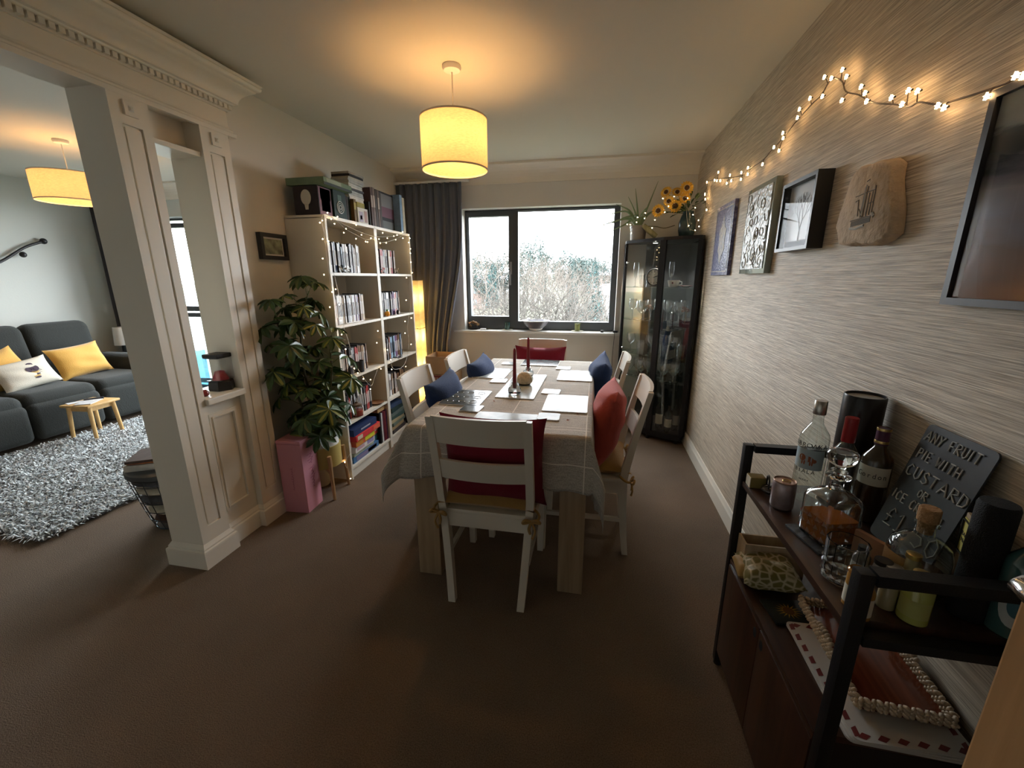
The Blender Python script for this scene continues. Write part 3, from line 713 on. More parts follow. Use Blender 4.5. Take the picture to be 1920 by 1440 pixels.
# ---- shelf ornaments
m_dark = mat('matt_black_plastic', (.015, .015, .017), .5)
def z_(k): return SH[k]+.0005
o = thing('black_mug', 'black cylindrical mug in front of the discs on the third shelf', 'mug', (-1.685, 2.70, z_(2)))
part('body', MB().lathe([(.030, 0), (.036, .003), (.038, .085), (.035, .085), (.033, .01), (.001, .008)], seg=28, cap0=True, cap1=False), m_dark, o, 40)
o = thing('candle_jar', 'red candle in a glass jar with lid on the fourth shelf', 'candle jar', (-1.685, 2.62, z_(1)))
part('jar', MB().lathe([(.030, 0), (.04, .004), (.043, .03), (.043, .055), (.034, .075), (.034, .078), (.031, .078), (.031, .073), (.040, .055), (.040, .01)], seg=28, cap1=False), m_clear, o, 40)
part('wax', MB().lathe([(.037, .006), (.039, .02), (.039, .048), (.001, .049)], seg=28), mat('red_wax', (.45, .05, .03), .4), o, 40)
part('lid', MB().lathe([(.034, .079), (.035, .092), (.020, .098), (.008, .100), (.009, .108), (.002, .112)], seg=24), mat('cork_lid', (.12, .08, .05), .6), o, 40)
o = thing('toy_figure', 'small orange pineapple shaped figure with green leaves on the second shelf', 'figure', (-1.675, 3.17, z_(3)))
part('body', MB().sphere((0, 0, .022), .022, 14, 10, sz=1.0), mat('orange_plastic', (.75, .30, .02), .4), o, 60)
lf = MB()
for k in range(5): lf.tube([(0, 0, .04), (.006*cos(k*1.26), .006*sin(k*1.26), .052), (.012*cos(k*1.26), .012*sin(k*1.26), .058)], [.004, .004, .0008], 6)
part('leaves', lf, mat('toy_green', (.05, .22, .06), .5), o)
o = thing('toy_bird', 'tiny black and white egg shaped figure on the second shelf', 'figure', (-1.675, 3.36, z_(3)))
part('body', MB().sphere((0, 0, .02), .0155, 14, 10, sz=1.3), mat('toy_black', (.02, .02, .02), .4), o, 60)
part('belly', MB().sphere((.006, 0, .018), .0115, 12, 8, sz=1.3), m_white, o, 60)
for i, (y, k, h_, r_, lb) in enumerate(((2.60, 4, .05, .02, 'by the blue discs on the top shelf'), (2.66, 4, .035, .026, 'in the middle of the nearer top shelf'), (3.16, 4, .045, .016, 'left on the farther top shelf'), (3.40, 4, .05, .018, 'right on the farther top shelf'), (3.30, 2, .012, .045, 'lying on the farther third shelf'))):
    o = thing('glass_ornament', 'small clear glass ornament '+lb, 'ornament', (-1.678, y, z_(k)), group='clear glass ornaments on the bookcases')
    part('body', MB().lathe([(r_*.8, 0), (r_, h_*.1), (r_*.35, h_*.35), (r_*.3, h_*.5), (r_*.9, h_*.8), (r_*.95, h_), (r_*.85, h_)], seg=14), m_clear, o, 40)
o = thing('white_stick', 'thin white stick lying across the second shelf', 'stick', (-1.672, 2.58, z_(3)+.004)); part('rod', MB().cyl((0, 0, 0), (.008, .20, 0), .0035, seg=8), m_white, o)
o = thing('wooden_dish', 'small round wooden dish on the fourth shelf', 'dish', (-1.70, 2.93, z_(1))); part('bowl', MB().lathe([(.03, 0), (.055, .012), (.058, .016), (.052, .014), (.001, .005)], seg=24, cap1=False), wood('dish_wood', (.25, .11, .05), (.36, .18, .09)), o, 40)

# ---- boxed games and books: one builder
def boxed(name, label, cat, c, d, colr, rz=0, rx=0, ry=0, face=None, grp=None, rough=.45, extra=None):
    """box with its centre of base at c; face=(colour) makes a printed panel on the +x side"""
    o = thing(name, label, cat, c, group=grp, rot=(rx, ry, rz))
    part('cover', MB().b2((-d[0]/2, -d[1]/2, 0), (d[0]/2, d[1]/2, d[2]), bev=.0015), mat('print_'+'_'.join('%02d' % int(v*99) for v in colr), colr, max(rough, .6), spec=.2, noise=(25, .12, I3)), o, False)
    if face:
        for (a, b, e, f, fc) in face:   # fractions of y and z
            part('printed_panel', MB().b2((d[0]/2-.0005, -d[1]/2+a*d[1], e*d[2]), (d[0]/2+.0008, -d[1]/2+b*d[1], f*d[2])), mat('ink_'+'_'.join('%02d' % int(v*99) for v in fc), fc, .55, spec=.25), o, False)
    return o
GT = None
TS = 1.786
boxed('game_box', 'black boxed game with white bulb emblem at the near end of the bookcase top', 'game box', (-1.77, 2.505, TS), (.17, .135, .165), (.035, .03, .035), face=[(.05, .95, .02, .98, (.16, .07, .10)), (.15, .9, .55, .95, (.5, .42, .42)), (.2, .85, .15, .55, (.06, .04, .05))])
e = MB()
pl = [(.035*cos(a)*1.0, .045*sin(a)) for a in [pi*2*k/20 for k in range(20)]]
o = bpy.data.objects.get('game_box'); e.prism([(x_, z2+.10) for x_, z2 in pl], -.0685, -.0675, 1); e.prism([(-.010, .03), (.010, .03), (.014, .062), (-.014, .062)], -.0685, -.0675, 1); part('bulb_emblem', e, mat('emblem_white', (.6, .58, .52), .5), o, False)
boxed('game_box', 'dark green boxed game with round silver emblem on top of the bookcase', 'game box', (-1.765, 2.645, TS), (.18, .135, .170), (.012, .03, .025), face=[(.35, .65, .62, .85, (.05, .10, .08))])
o = bpy.data.objects['game_box.001']; rg = MB()
for q, w_ in ((.036, .0035), (.024, .0025), (.012, .003)): rg.tube([(.0915, q*cos(k*pi/12), .07+q*sin(k*pi/12)) for k in range(25)], w_, 6)
part('round_emblem', rg, mat('silver_print', (.42, .46, .44), .35), o)
boxed('game_box', 'flat green topped game box lying across the two upright boxes', 'game box', (-1.765, 2.585, TS+.1705), (.26, .30, .042), (.16, .23, .15), face=[(.0, 1, .0, .35, (.03, .04, .04)), (.1, .6, .4, .9, (.30, .36, .28))])
for i, (c_, h_, th_) in enumerate((((.50, .42, .36), .175, .014), ((.03, .03, .035), .165, .020), ((.05, .045, .045), .16, .022), ((.02, .03, .03), .16, .016))):
    boxed('book', ['cream', 'black', 'dark grey', 'narrow black'][i]+' upright book between the green box and the disc stack', 'book', (-1.76, [2.725, 2.745, 2.768, 2.79][i], TS), (.13, th_, h_), c_, grp='upright books on the bookcase')
boxed('book', 'brown and gold book standing under the tall disc stack', 'book', (-1.74, 2.818, TS), (.14, .028, .15), (.16, .10, .04), face=[(0, 1, .55, .85, (.36, .29, .06))])
boxed('book', 'olive gold book lying on the white picture box', 'book', (-1.735, 2.885, TS+.105), (.14, .10, .032), (.30, .25, .05))
boxed('picture_box', 'white box with two small printed figures below the disc stack', 'box', (-1.735, 2.905, TS), (.14, .135, .104), (.62, .60, .54), face=[(.1, .5, .1, .75, (.42, .36, .46)), (.62, .9, .1, .85, (.38, .22, .20)), (.2, .4, .25, .5, (.12, .10, .12))])
boxed('game_box', 'pale box filling the gap behind the white picture box', 'game box', (-1.76, 3.0, TS), (.13, .045, .10), (.55, .53, .46))
rr = random.Random(5); zz = TS+.139
for k in range(13):
    th_ = .0148; c_ = rr.choice([(.55, .55, .53), (.42, .44, .44), (.30, .33, .30), (.08, .08, .09), (.62, .6, .56)])
    if k > 9: c_ = [(.45, .45, .40), (.03, .03, .035), (.35, .33, .30)][k-10]
    yo = 2.90+rr.uniform(-.006, .006)+(.02 if k > 9 else 0)
    oo = boxed('disc_case', 'disc case lying in the tall stack on the bookcase top, '+('number from below not visible' if 0 else ['at its bottom', 'in its lower half', 'in its upper half', 'at its top'][min(3, k*4//13)]), 'disc case', (-1.765+rr.uniform(-.006, .006), yo, zz), (.135, .19, th_-.0006), c_, rz=rr.uniform(-.05, .05), grp='discs stacked flat on the bookcase')
    zz += th_
for i, (y_, th_, h_, c_) in enumerate(((3.02, .016, .17, (.03, .03, .03)), (3.075, .03, .275, (.10, .07, .07)), (3.108, .03, .28, (.16, .12, .11)), (3.142, .03, .27, (.06, .05, .05)), (3.175, .028, .275, (.14, .10, .09)), (3.205, .028, .26, (.07, .06, .06)))):
    boxed('book', ['thin black book', 'wine brown box set', 'mottled brown box set', 'near black box set', 'dusty brown box set', 'charcoal box set'][i]+' standing right of the disc stack', 'book', (-1.76, y_ if i else 3.032, TS), (.16, th_, h_), c_, face=[(.1, .9, .5, .8, (.40, .32, .28))] if i in (1, 2, 4) else None, grp='box sets standing on the farther bookcase')
boxed('game_box', 'large dark boxed game with purple picture on top of the farther bookcase', 'game box', (-1.775, 3.375, TS), (.09, .29, .295), (.03, .03, .035), rough=.3, face=[(.0, 1, .62, .95, (.17, .17, .18)), (.25, 1, .35, .62, (.14, .06, .09)), (.3, .95, .04, .26, (.12, .13, .13))])
boxed('game_box', 'pale blue edged boxed game at the far end of the bookcase top', 'game box', (-1.77, 3.545, TS), (.20, .042, .305), (.22, .34, .50))
boxed('game_box', 'cream edged boxed game last on the bookcase top', 'game box', (-1.77, 3.592, TS), (.20, .042, .290), (.52, .47, .36))
# bottom shelves
B0 = SH[0]+.0005
boxed('game_box', 'blue jigsaw box lying at the bottom of the nearer bookcase', 'game box', (-1.765, 2.68, B0), (.18, .36, .045), (.06, .15, .30), face=[(.1, .9, .15, .85, (.18, .16, .28)), (.55, .9, .2, .8, (.10, .32, .45))])
boxed('game_box', 'pale green flat box on the blue jigsaw box', 'game box', (-1.765, 2.65, B0+.0455), (.18, .28, .030), (.38, .42, .34))
boxed('game_box', 'small teal box at the back right of the jigsaw pile', 'game box', (-1.765, 2.845, B0+.0455), (.13, .09, .05), (.06, .20, .24))
boxed('game_box', 'red box with white lid on the teal box', 'game box', (-1.765, 2.84, B0+.096), (.14, .10, .036), (.48, .05, .05), face=[(0, 1, .75, 1, (.6, .58, .55))])
boxed('game_box', 'white boxed game with lettering in the middle of the game pile', 'game box', (-1.755, 2.645, B0+.076), (.19, .27, .048), (.66, .62, .60), face=[(.08, .45, .3, .7, (.5, .30, .36)), (.6, .95, .2, .85, (.30, .25, .42))])
boxed('game_box', 'yellow and red boxed game above the white one', 'game box', (-1.75, 2.645, B0+.1245), (.20, .27, .045), (.55, .10, .05), face=[(.0, .35, .1, .9, (.5, .22, .04)), (.45, .95, .15, .85, (.58, .55, .04))])
boxed('game_box', 'long bright red boxed game near the top of the pile', 'game box', (-1.745, 2.675, B0+.170), (.21, .34, .042), (.55, .04, .045), face=[(.05, .25, .15, .85, (.6, .5, .35)), (.7, .98, .1, .9, (.62, .12, .06))])
boxed('game_box', 'navy boxed game with pale streaks on top of the game pile', 'game box', (-1.75, 2.655, B0+.2125), (.20, .32, .050), (.02, .035, .10), face=[(.3, .7, .4, .6, (.35, .37, .42))])
for i in range(5):
    boxed('book', ['black', 'slim white backed', 'dark maroon', 'black and red', 'dark plum'][i]+' tall book upright beside the game pile', 'book', (-1.765, 2.905+i*.0255, B0), (.19, .023, .26-.01*(i % 2)), [(.01, .01, .012), (.45, .45, .45), (.08, .01, .02), (.12, .015, .02), (.07, .02, .05)][i], grp='tall books on the bottom shelf')
boxed('book', 'tan book lying on the tall dark books', 'book', (-1.765, 2.955, B0+.2605), (.17, .125, .028), (.42, .26, .12))
zz = B0
for i, (th_, c_) in enumerate(((.035, (.06, .05, .05)), (.030, (.30, .22, .12)), (.028, (.12, .16, .13)), (.03, (.36, .30, .18)), (.030, (.05, .09, .08)), (.035, (.10, .13, .12)), (.04, (.02, .04, .04)), (.03, (.03, .05, .10)))):
    rr2 = random.Random(i); boxed('magazine_pile', ['black', 'tan', 'grey green', 'ochre', 'dark green', 'slate green', 'black green', 'navy'][i]+' layer of the book pile at the bottom of the farther bookcase', 'book', (-1.77, 3.22+rr2.uniform(-.02, .02), zz), (.19, .26, th_-.0008), c_, rz=rr2.uniform(-.08, .08), grp='books piled flat on the farther bottom shelf'); zz += th_
for ob in list(bpy.data.objects):
    if ob.name.startswith('magazine_pile'): ob.name = 'book'
boxed('game_box', 'small black box right of the flat book pile', 'game box', (-1.75, 3.47, B0), (.15, .14, .11), (.02, .02, .025))

# ---- fairy lights draped over the bookcases
m_led = mat('warm_fairy_bulb', (1, .85, .6), .4, emit=((1, .70, .36), 20))
m_wire = mat('clear_wire', (.62, .60, .55), .4)
led = MB().sphere((0, 0, 0), .0034, 8, 6).mesh('bulb', m_led, 60)
def light_string(label, paths, bulbs, mw, rad=.0014, bulbmesh=led, socket=None):
    o = thing('fairy_lights', label, 'string lights')
    for p in paths: part('wire', MB().tube(smooth_pts(p, 5), rad, 5), mw, o)
    for b in bulbs:
        q = part('bulb', bulbmesh, None, o, loc=b)
        if socket: part('socket', socket, None, q, loc=(0, 0, 0))
    return o
def c4(x, y, X=-1.640): return onx(440+x/5.333, 300+y/5.333, X)
def c5(x, y, X=-1.640): return onx(460+x/5.333, 500+y/5.333, X)
def c6(x, y, X=-1.640): return onx(480+x/5.333, 720+y/5.333, X)
p1 = [c4(*q) for q in ((880, 545), (930, 545), (1010, 600), (1110, 690), (1210, 745), (1310, 795), (1380, 790), (1450, 822), (1520, 820), (1610, 790), (1700, 745), (1735, 740))]
p2 = [c4(*q) for q in ((930, 550), (1030, 610), (1130, 662), (1220, 705), (1310, 740), (1400, 765), (1500, 768), (1590, 762), (1680, 735))]
p3 = [c4(1735, 740), c4(1745, 840), c4(1750, 950), c4(1752, 1100), c5(1648, 100), c5(1640, 220), c5(1650, 400), c5(1620, 600), c5(1635, 760), c5(1610, 930), c5(1560, 1010), c5(1480, 1020), c5(1450, 930)]
p4 = [c4(880, 545), c4(870, 620), c4(915, 780), c4(940, 960), c4(950, 1130), c5(880, 60), c5(905, 150), c5(935, 280), c5(960, 400), c5(985, 520), c5(990, 620), c5(1030, 740), c5(1070, 900), c5(1130, 1030), c5(1250, 1190), c5(1290, 1110), c5(1330, 1000)]
p5 = [c4(870, 620), c4(900, 800), c4(925, 1000), c4(950, 1200), c5(870, 250), c5(890, 420), c5(900, 560), c5(900, 700), c5(960, 900), c5(985, 1180), c6(905, 260), c6(920, 500), c6(955, 660), c6(890, 780), c6(925, 870), c6(945, 945)]
bl = [c4(*q) for q in ((928, 527), (875, 605), (853, 627), (965, 590), (1028, 568), (998, 638), (1215, 650), (1113, 688), (1092, 727), (1268, 748), (1213, 788), (1310, 816), (1328, 820), (1363, 782), (1408, 778), (1443, 790), (1480, 730), (1455, 832), (1515, 828), (1525, 782), (1590, 762), (1610, 796), (1623, 752), (1682, 782), (1680, 720), (1738, 750), (1752, 783), (1740, 825), (1757, 888), (1757, 932), (1762, 1022), (1776, 1127), (1718, 1177), (880, 790), (938, 812), (880, 985), (893, 1147), (1010, 1292), (975, 1320), (1715, 1402))]
bl += [c5(*q) for q in ((845, 405), (940, 380), (955, 540), (963, 678), (860, 728), (1325, 643), (1315, 762), (1003, 825), (1045, 943), (1090, 1018), (1125, 1062), (1355, 1022), (1180, 1122), (1252, 1130), (1250, 1224), (1608, 335), (1597, 548), (1597, 665), (1660, 513), (1658, 777), (1455, 932), (1463, 1027), (1605, 998), (1697, 1055), (1422, 832))]
bl += [c6(*q) for q in ((912, 262), (888, 780), (945, 945))]
light_string('warm white fairy lights on clear wire draped over the white bookcases', [p1, p2, p3, p4, p5], bl, m_wire)

# ================================================================== PLANT, PINK BOX, LAMP, CURTAIN, BOXES
m_leaf = mat('dark_green_leaf', (.045, .09, .03), .35, noise=(12, .4, I3))
m_leaf2 = mat('yellow_green_leaf', (.28, .30, .07), .4)
m_bark = mat('green_brown_stem', (.10, .09, .04), .7)
def leaflet(mb, base, d, up, L, W, var):
    d = d.normalized(); s = d.cross(up).normalized(); n = s.cross(d).normalized()
    P = lambda t, w_, k: base + d*(L*t) + s*(w_*W) - n*(L*.22*t*t) + n*(k*W)
    c = [(0, .04), (.3, .34), (.6, .5), (.85, .34), (1, .02)]
    vs = []
    for t, ww in c: vs += [P(t, -ww, .22*ww*2), P(t, -ww*.35, 0), P(t, ww*.35, 0), P(t, ww, .22*ww*2)]
    for i in range(4):
        a = i*4
        for j in range(3):
            mb.m = 1 if (j == 1 and var and i < 3) else 0
            mb.add([vs[a+j], vs[a+j+1], vs[a+j+5], vs[a+j+4]], [(0, 1, 2, 3)])
    mb.m = 0
def schefflera():
    o = thing('umbrella_plant', 'bushy variegated umbrella plant beside the white bookcase', 'potted plant', (-1.735, 2.25, 0))
    rr = random.Random(11)
    fol = MB(); st = MB(); pet = MB()
    stems = [[(0, 0, .37), (-.02, .0, .6), (-.04, -.02, .85), (-.02, -.03, 1.1), (.0, -.01, 1.22), (.02, .04, 1.33)],
             [(.03, .02, .37), (.07, .02, .6), (.10, .05, .8), (.09, .08, 1.0)],
             [(-.03, .02, .37), (-.06, -.03, .55), (-.08, -.09, .8), (-.08, -.13, 1.08), (-.07, -.15, 1.2)],
             [(.02, -.04, .37), (.06, -.08, .5), (.10, -.10, .68)]]
    for s_i, s_ in enumerate(stems):
        sp = smooth_pts(s_, 6); st.tube(sp, [.0085-.005*i/len(sp) for i in range(len(sp))], 7)
        n = [24, 17, 18, 12][s_i]
        for k in range(n):
            t = (k+.6)/n; p = sp[min(len(sp)-1, int(t*(len(sp)-1)))]
            if t < .10: continue
            a = k*2.4+s_i; L = rr.uniform(.09, .17)*(1.0 if p.z < 1.1 else .75)
            el = rr.uniform(-.05, .5) if t < .9 else .9
            d = Vector((cos(a)*cos(el), sin(a)*cos(el), sin(el)+.15)).normalized()
            q = p+d*L
            wx = q.x-1.735
            if wx < -1.90: q.x = -.165+rr.uniform(0, .03)
            if q.y+2.25 > 2.41 and q.x-1.735 < -1.60: q.y = .155-rr.uniform(0, .05)
            if q.z < .47: q.z = .47
            pet.tube([p, (p+q)/2+Vector((0, 0, .015)), q], [.0022, .0018, .0014], 5)
            m_ = rr.choice((7, 8, 8, 9)); tw = rr.uniform(0, 6)
            ax = (d+Vector((0, 0, .9))).normalized(); e1 = ax.cross(Vector((1, .1, .3))).normalized(); e2 = ax.cross(e1)
            ll = rr.uniform(.085, .118)*(.88 if p.z > 1.15 else 1); var = rr.random() < .6
            for j in range(m_):
                b = tw+2*pi*j/m_; dd = e1*cos(b)+e2*sin(b)-ax*rr.uniform(.1, .42)
                tip = q+dd.normalized()*ll
                sc = 1.0
                if tip.x-1.735 < -1.925 or (tip.y+2.25 > 2.42 and tip.x-1.735 < -1.64): sc = .45
                leaflet(fol, q, dd, ax, ll*sc, ll*.40*sc, var and rr.random() < .8)
    part('stem', st, m_bark, o); part('leaf_stalks', pet, mat('leaf_stalk', (.16, .20, .07), .6), o, kind='stuff')
    part('foliage', fol, [m_leaf, m_leaf2], o, False)
    part('moss_pole', MB().cyl((.01, .015, .37), (.015, .02, .86), .017, seg=12), mat('coir', (.13, .075, .045), .95, bump=(60, 1, I3)), o)
    part('soil', MB().cyl((0, 0, .36), (0, 0, .378), .100, seg=28), mat('potting_soil', (.03, .02, .014), .95), o)
    part('inner_pot', MB().lathe([(.095, .208), (.107, .345), (.110, .345), (.110, .398), (.104, .398), (.101, .365)], seg=32, cap1=False), m_white, o, 40)
    part('cover_pot', MB().lathe([(.10, .205), (.117, .21), (.119, .352), (.113, .352), (.111, .215)], seg=36, cap1=False), mat('mustard_glaze', (.50, .38, .12), .45), o, 40)
    return o
schefflera()
m_beech = wood('beech', (.38, .22, .10), (.52, .33, .17), .5)
o = thing('plant_stand', 'four legged wooden plant stand holding the mustard pot', 'plant stand', (-1.735, 2.25, 0), R(8))
for k in range(4):
    a = pi/4+k*pi/2; part('leg', MB().tube([(.150*cos(a), .150*sin(a), 0), (.136*cos(a), .136*sin(a), .30)], [.010, .0135], 8), m_beech, o)
for k in range(2):
    a = pi/4+k*pi/2; part('crossbar', MB().box((0, 0, .190-.004*k*0), (.268, .02, .018), rz=a), m_beech, o)
o = thing('plant_pot', 'small empty beige plant pot on the floor behind the pink box', 'plant pot', (-1.83, 2.335, 0))
part('pot', MB().lathe([(.045, 0), (.05, .004), (.062, .13), (.068, .132), (.068, .15), (.060, .15), (.055, .02)], seg=28, cap1=False), mat('beige_glaze', (.50, .42, .26), .5), o, 40)

o = thing('pink_box', 'tall pink gift box with script lettering standing on the carpet by the pilaster', 'box', (-1.757, 2.055, 0), R(4))
m_pink = mat('pink_card', (.62, .27, .33), .42)
part('box', MB().b2((-.077, -.075, 0), (.077, .075, .45), bev=.002), m_pink, o, False)
part('lid', MB().b2((-.0785, -.0765, .452), (.0785, .0765, .47), bev=.002), m_pink, o, False)
m_pk2 = mat('magenta_script', (.36, .07, .16), .4)
def scribble(mb, n, L, amp, r, seed):
    rr = random.Random(seed); pts = []
    for k in range(n*8+1):
        t = k/8; a = t*2*pi; am = amp*(1.8 if int(t) in (0, n//2) else .7+.3*sin(int(t)*2.3+seed))
        pts.append((L*k/(n*8)+.004*sin(a), am*(cos(a)), 0))
    return mb.tube(pts, r, 5)
s1 = MB(); s1.T = Matrix.Translation((.0775, .0, .37)) @ Matrix(((0, 0, 1, 0), (0, 1, 0, 0), (-1, 0, 0, 0), (0, 0, 0, 1))); scribble(s1, 4, .07, .016, .0012, 1); s1.T = s1.T @ Matrix.Translation((.09, .004, 0)); scribble(s1, 7, .14, .014, .0012, 3); part('script_lettering', s1, m_pk2, o)
s1 = MB(); s1.T = Matrix.Translation((.0, -.0758, .30)) @ Matrix(((0, 1, 0, 0), (0, 0, 1, 0), (-1, 0, 0, 0), (0, 0, 0, 1))); scribble(s1, 9, .15, .005, .0008, 2); part('script_lettering', s1, m_pk2, o)
# small framed photo on the left wall
def frame_on_x(name, label, cat, y0, y1, z0, z1, x, sgn, depth, fw, mf, face, mount=None, group=None):
    """framed picture hung on a wall whose face is at x; sgn=+1 faces +x"""
    o = thing(name, label, cat, (x, (y0+y1)/2, (z0+z1)/2)); hy, hz = (y1-y0)/2, (z1-z0)/2
    mb = MB(); d = sgn*depth
    for a in ((-hy, -hy+fw, -hz, hz), (hy-fw, hy, -hz, hz), (-hy+fw, hy-fw, -hz, -hz+fw), (-hy+fw, hy-fw, hz-fw, hz)): mb.b2((sgn*.001, a[0], a[2]), (d, a[1], a[3]))
    part('frame', mb, mf, o, False)
    g = fw
    if mount:
        part('mount', MB().b2((sgn*.002, -hy+fw, -hz+fw), (d*.45, hy-fw, hz-fw)), m_white, o, False); g = fw+mount
    part('picture', MB().b2((d*.45 if mount else sgn*.002, -hy+g, -hz+g), (d*.5, hy-g, hz-g)), face, o, False)
    return o
m_glz = glass('picture_glazing', (1, 1, 1), .12)
o = frame_on_x('framed_photo', 'small black framed photo with grey mount on the left wall', 'picture', 2.185, 2.40, 1.515, 1.665, XL, 1, .03, .022, m_black, mat('green_grey_photo', (.24, .27, .17), .5, noise=(22, .8, I3)), .010)
part('glazing', MB().b2((.018, -.085, -.053), (.019, .085, .053)), m_glz, o, False)

# paper floor lamp
m_paper = shade_mat('cream_paper', (.93, .80, .50), .72, 12, (1, 1, 3))
o = thing('floor_lamp', 'tall square cream paper lamp glowing behind the bookcase', 'floor lamp', (-1.70, 3.80, 0))
for z0, z1 in ((.03, .47), (.475, .93), (.935, 1.385)):
    mb = MB(); a = .057
    mb.rings([[(-a, -a, z0), (a, -a, z0), (a, a, z0), (-a, a, z0)], [(-a, -a, z1), (a, -a, z1), (a, a, z1), (-a, a, z1)]], True, False, False)
    part('paper_shade', mb, m_paper, o, False)
    rg = MB(); rg.tube([(-.058, -.058, z1), (.058, -.058, z1), (.058, .058, z1), (-.058, .058, z1), (-.058, -.058, z1)], .0025, 6); part('hoop', rg, wood('hoop_wood', (.2, .1, .04), (.3, .16, .07)), o)
part('base', MB().b2((-.075, -.075, 0), (.075, .075, .022), bev=.003), m_black, o, False)
part('pole', MB().cyl((0, 0, .02), (0, 0, 1.25), .006, seg=8), m_black, o)
for z in (.30, .58, .86, 1.22):
    part('bulb', MB().sphere((.0, 0, z), .024, 12, 10, sz=1.1), mat('yellow_bulb', (1, .8, .45), .4, emit=((1, .62, .22), 30)), o, 60)
    l = bpy.data.lights.new('floor_lamp_light', 'POINT'); l.energy = 1.9; l.color = (1, .74, .38); l.shadow_soft_size = .026
    lo = bpy.data.objects.new('floor_lamp_light', l); col.objects.link(lo); lo.parent = o; lo.location = (0, 0, z+.0)
# curtain
m_curt = mat('slate_curtain', (.115, .13, .17), .85, bump=(150, .25, I3), sheen=.3)
def curtain(name, label, xt0, xt1, xb0, xb1, z0, z1, y, nf, seed=1, amp=.026, m=m_curt, ztop=None, grp=None):
    mb = MB(); nu, nv = nf*10, 24; rr = random.Random(seed); ph = [rr.uniform(-.5, .5) for _ in range(nf+2)]
    def fn(a, b):
        z = z1+(z0-z1)*b
        k = max(0, min(1, (b-.18)/.62)); k = k*k*(3-2*k)
        xr = xt1+(xb1-xt1)*k; xl = xt0+(xb0-xt0)*k
        i = int(a*nf); f = a*nf*2*pi+ph[min(i, nf)]*.8*b
        return (xl+(xr-xl)*a+.006*sin(f*.5+b*5), y+amp*(.55+.45*b)*sin(f)+.006*sin(f*2.3+1), z)
    mb.grid(fn, nu, nv)
    o = thing(name, label, 'curtain', group=grp)
    q = part('fabric', mb, m, o, 80); s = q.modifiers.new('thick', 'SOLIDIFY'); s.thickness = .003
    return o
o = curtain('curtain', 'long slate grey curtain gathered left of the dining window', -1.93, -1.27, -1.93, -1.47, .02, 2.268, 4.00, 9)
part('curtain_rail', MB().b2((-1.935, 3.975, 2.27), (-1.20, 4.02, 2.285)), m_white, o, False)
# cardboard boxes
m_card = mat('brown_cardboard', (.46, .30, .17), .8, noise=(6, .08, I3))
bxp = (-1.445, 3.80)
def openbox(mb, w_, d_, z0, z1, t_=.005):
    mb.b2((-w_/2, -d_/2, z0), (w_/2, d_/2, z0+t_))
    for a in ((-w_/2, -w_/2+t_, -d_/2, d_/2), (w_/2-t_, w_/2, -d_/2, d_/2), (-w_/2+t_, w_/2-t_, -d_/2, -d_/2+t_), (-w_/2+t_, w_/2-t_, d_/2-t_, d_/2)): mb.b2((a[0], a[2], z0), (a[1], a[3], z1))
    return mb
solo('cardboard_box', openbox(MB(), .255, .29, 0, .175), m_card, 'open empty cardboard box on top of the box stack below the curtain', 'cardboard box', (*bxp, .505), group='cardboard boxes under the curtain', smooth=False)
o = thing('cardboard_box', 'cardboard box with dark red printed band, middle of the stack', 'cardboard box', (*bxp, .285), group='cardboard boxes under the curtain')
part('box', MB().b2((-.135, -.15, 0), (.135, .15, .219)), m_card, o, False); part('printed_band', MB().b2((-.125, -.1515, .145), (.125, -.150, .212)), mat('dark_red_print', (.20, .03, .03), .6), o, False)
pr_ = MB()
for k in range(6): pr_.b2((-.11+k*.022, -.1522, .16), (-.097+k*.022, -.1515, .195))
part('pale_print', pr_, mat('pale_print', (.5, .42, .32), .6), o, False)
o = thing('cardboard_box', 'cardboard box with yellow and brown print at the bottom of the stack', 'cardboard box', (*bxp, 0), group='cardboard boxes under the curtain')
part('box', MB().b2((-.15, -.16, 0), (.15, .16, .284)), m_card, o, False); part('printed_band', MB().b2((-.14, -.1615, .06), (.14, -.160, .25)), mat('brown_yellow_print', (.22, .12, .04), .6, noise=(14, .9, I3)), o, False)
# ================================================================== LIVING ROOM
m_sofa = mat('charcoal_fabric', (.021, .0235, .0215), .9, bump=(140, .35, I3), sheen=.12)
def soft(c, d, r, seg=5, bulge=0.0):
    bm = bmesh.new(); bmesh.ops.create_cube(bm, size=1)
    for v in bm.verts: v.co = Vector((v.co.x*d[0], v.co.y*d[1], v.co.z*d[2]))
    bmesh.ops.bevel(bm, geom=bm.edges[:], offset=r, segments=seg, affect='EDGES', profile=.5)
    mb = MB(); c = Vector(c)
    mb.add([c+v.co for v in bm.verts], [tuple(v.index for v in f.verts) for f in bm.faces]); bm.free(); return mb
o = thing('sofa', 'charcoal fabric three seat recliner sofa along the living room wall', 'sofa', (-5.2, 2.75, 0))
part('base', soft((0, 0, .22), (.86, 2.1, .34), .03, 2), m_sofa, o)
for i, y in enumerate((-.54, 0, .55)):
    part('seat_cushion', soft((.10, y, .36), (.82, .545, .19), .075), m_sofa, o, 60)
    part('footrest_panel', soft((.475, y, .21), (.13, .535, .33), .055), m_sofa, o, 60)
    m_ = soft((0, 0, 0), (.20, .56, .60), .085); m_.v = [tuple(Matrix.Rotation(-.17, 3, 'Y') @ Vector(v)+Vector((-.30, y, .68))) for v in m_.v]; part('backrest', m_, m_sofa, o, 60)
for s in (-1, 1): part('armrest', soft((.06, s*.93, .33), (.88, .20, .54), .075), m_sofa, o, 60)
m_yel = mat('mustard_velvet', (.62, .34, .06), .8, bump=(160, .25, I3), sheen=.4)
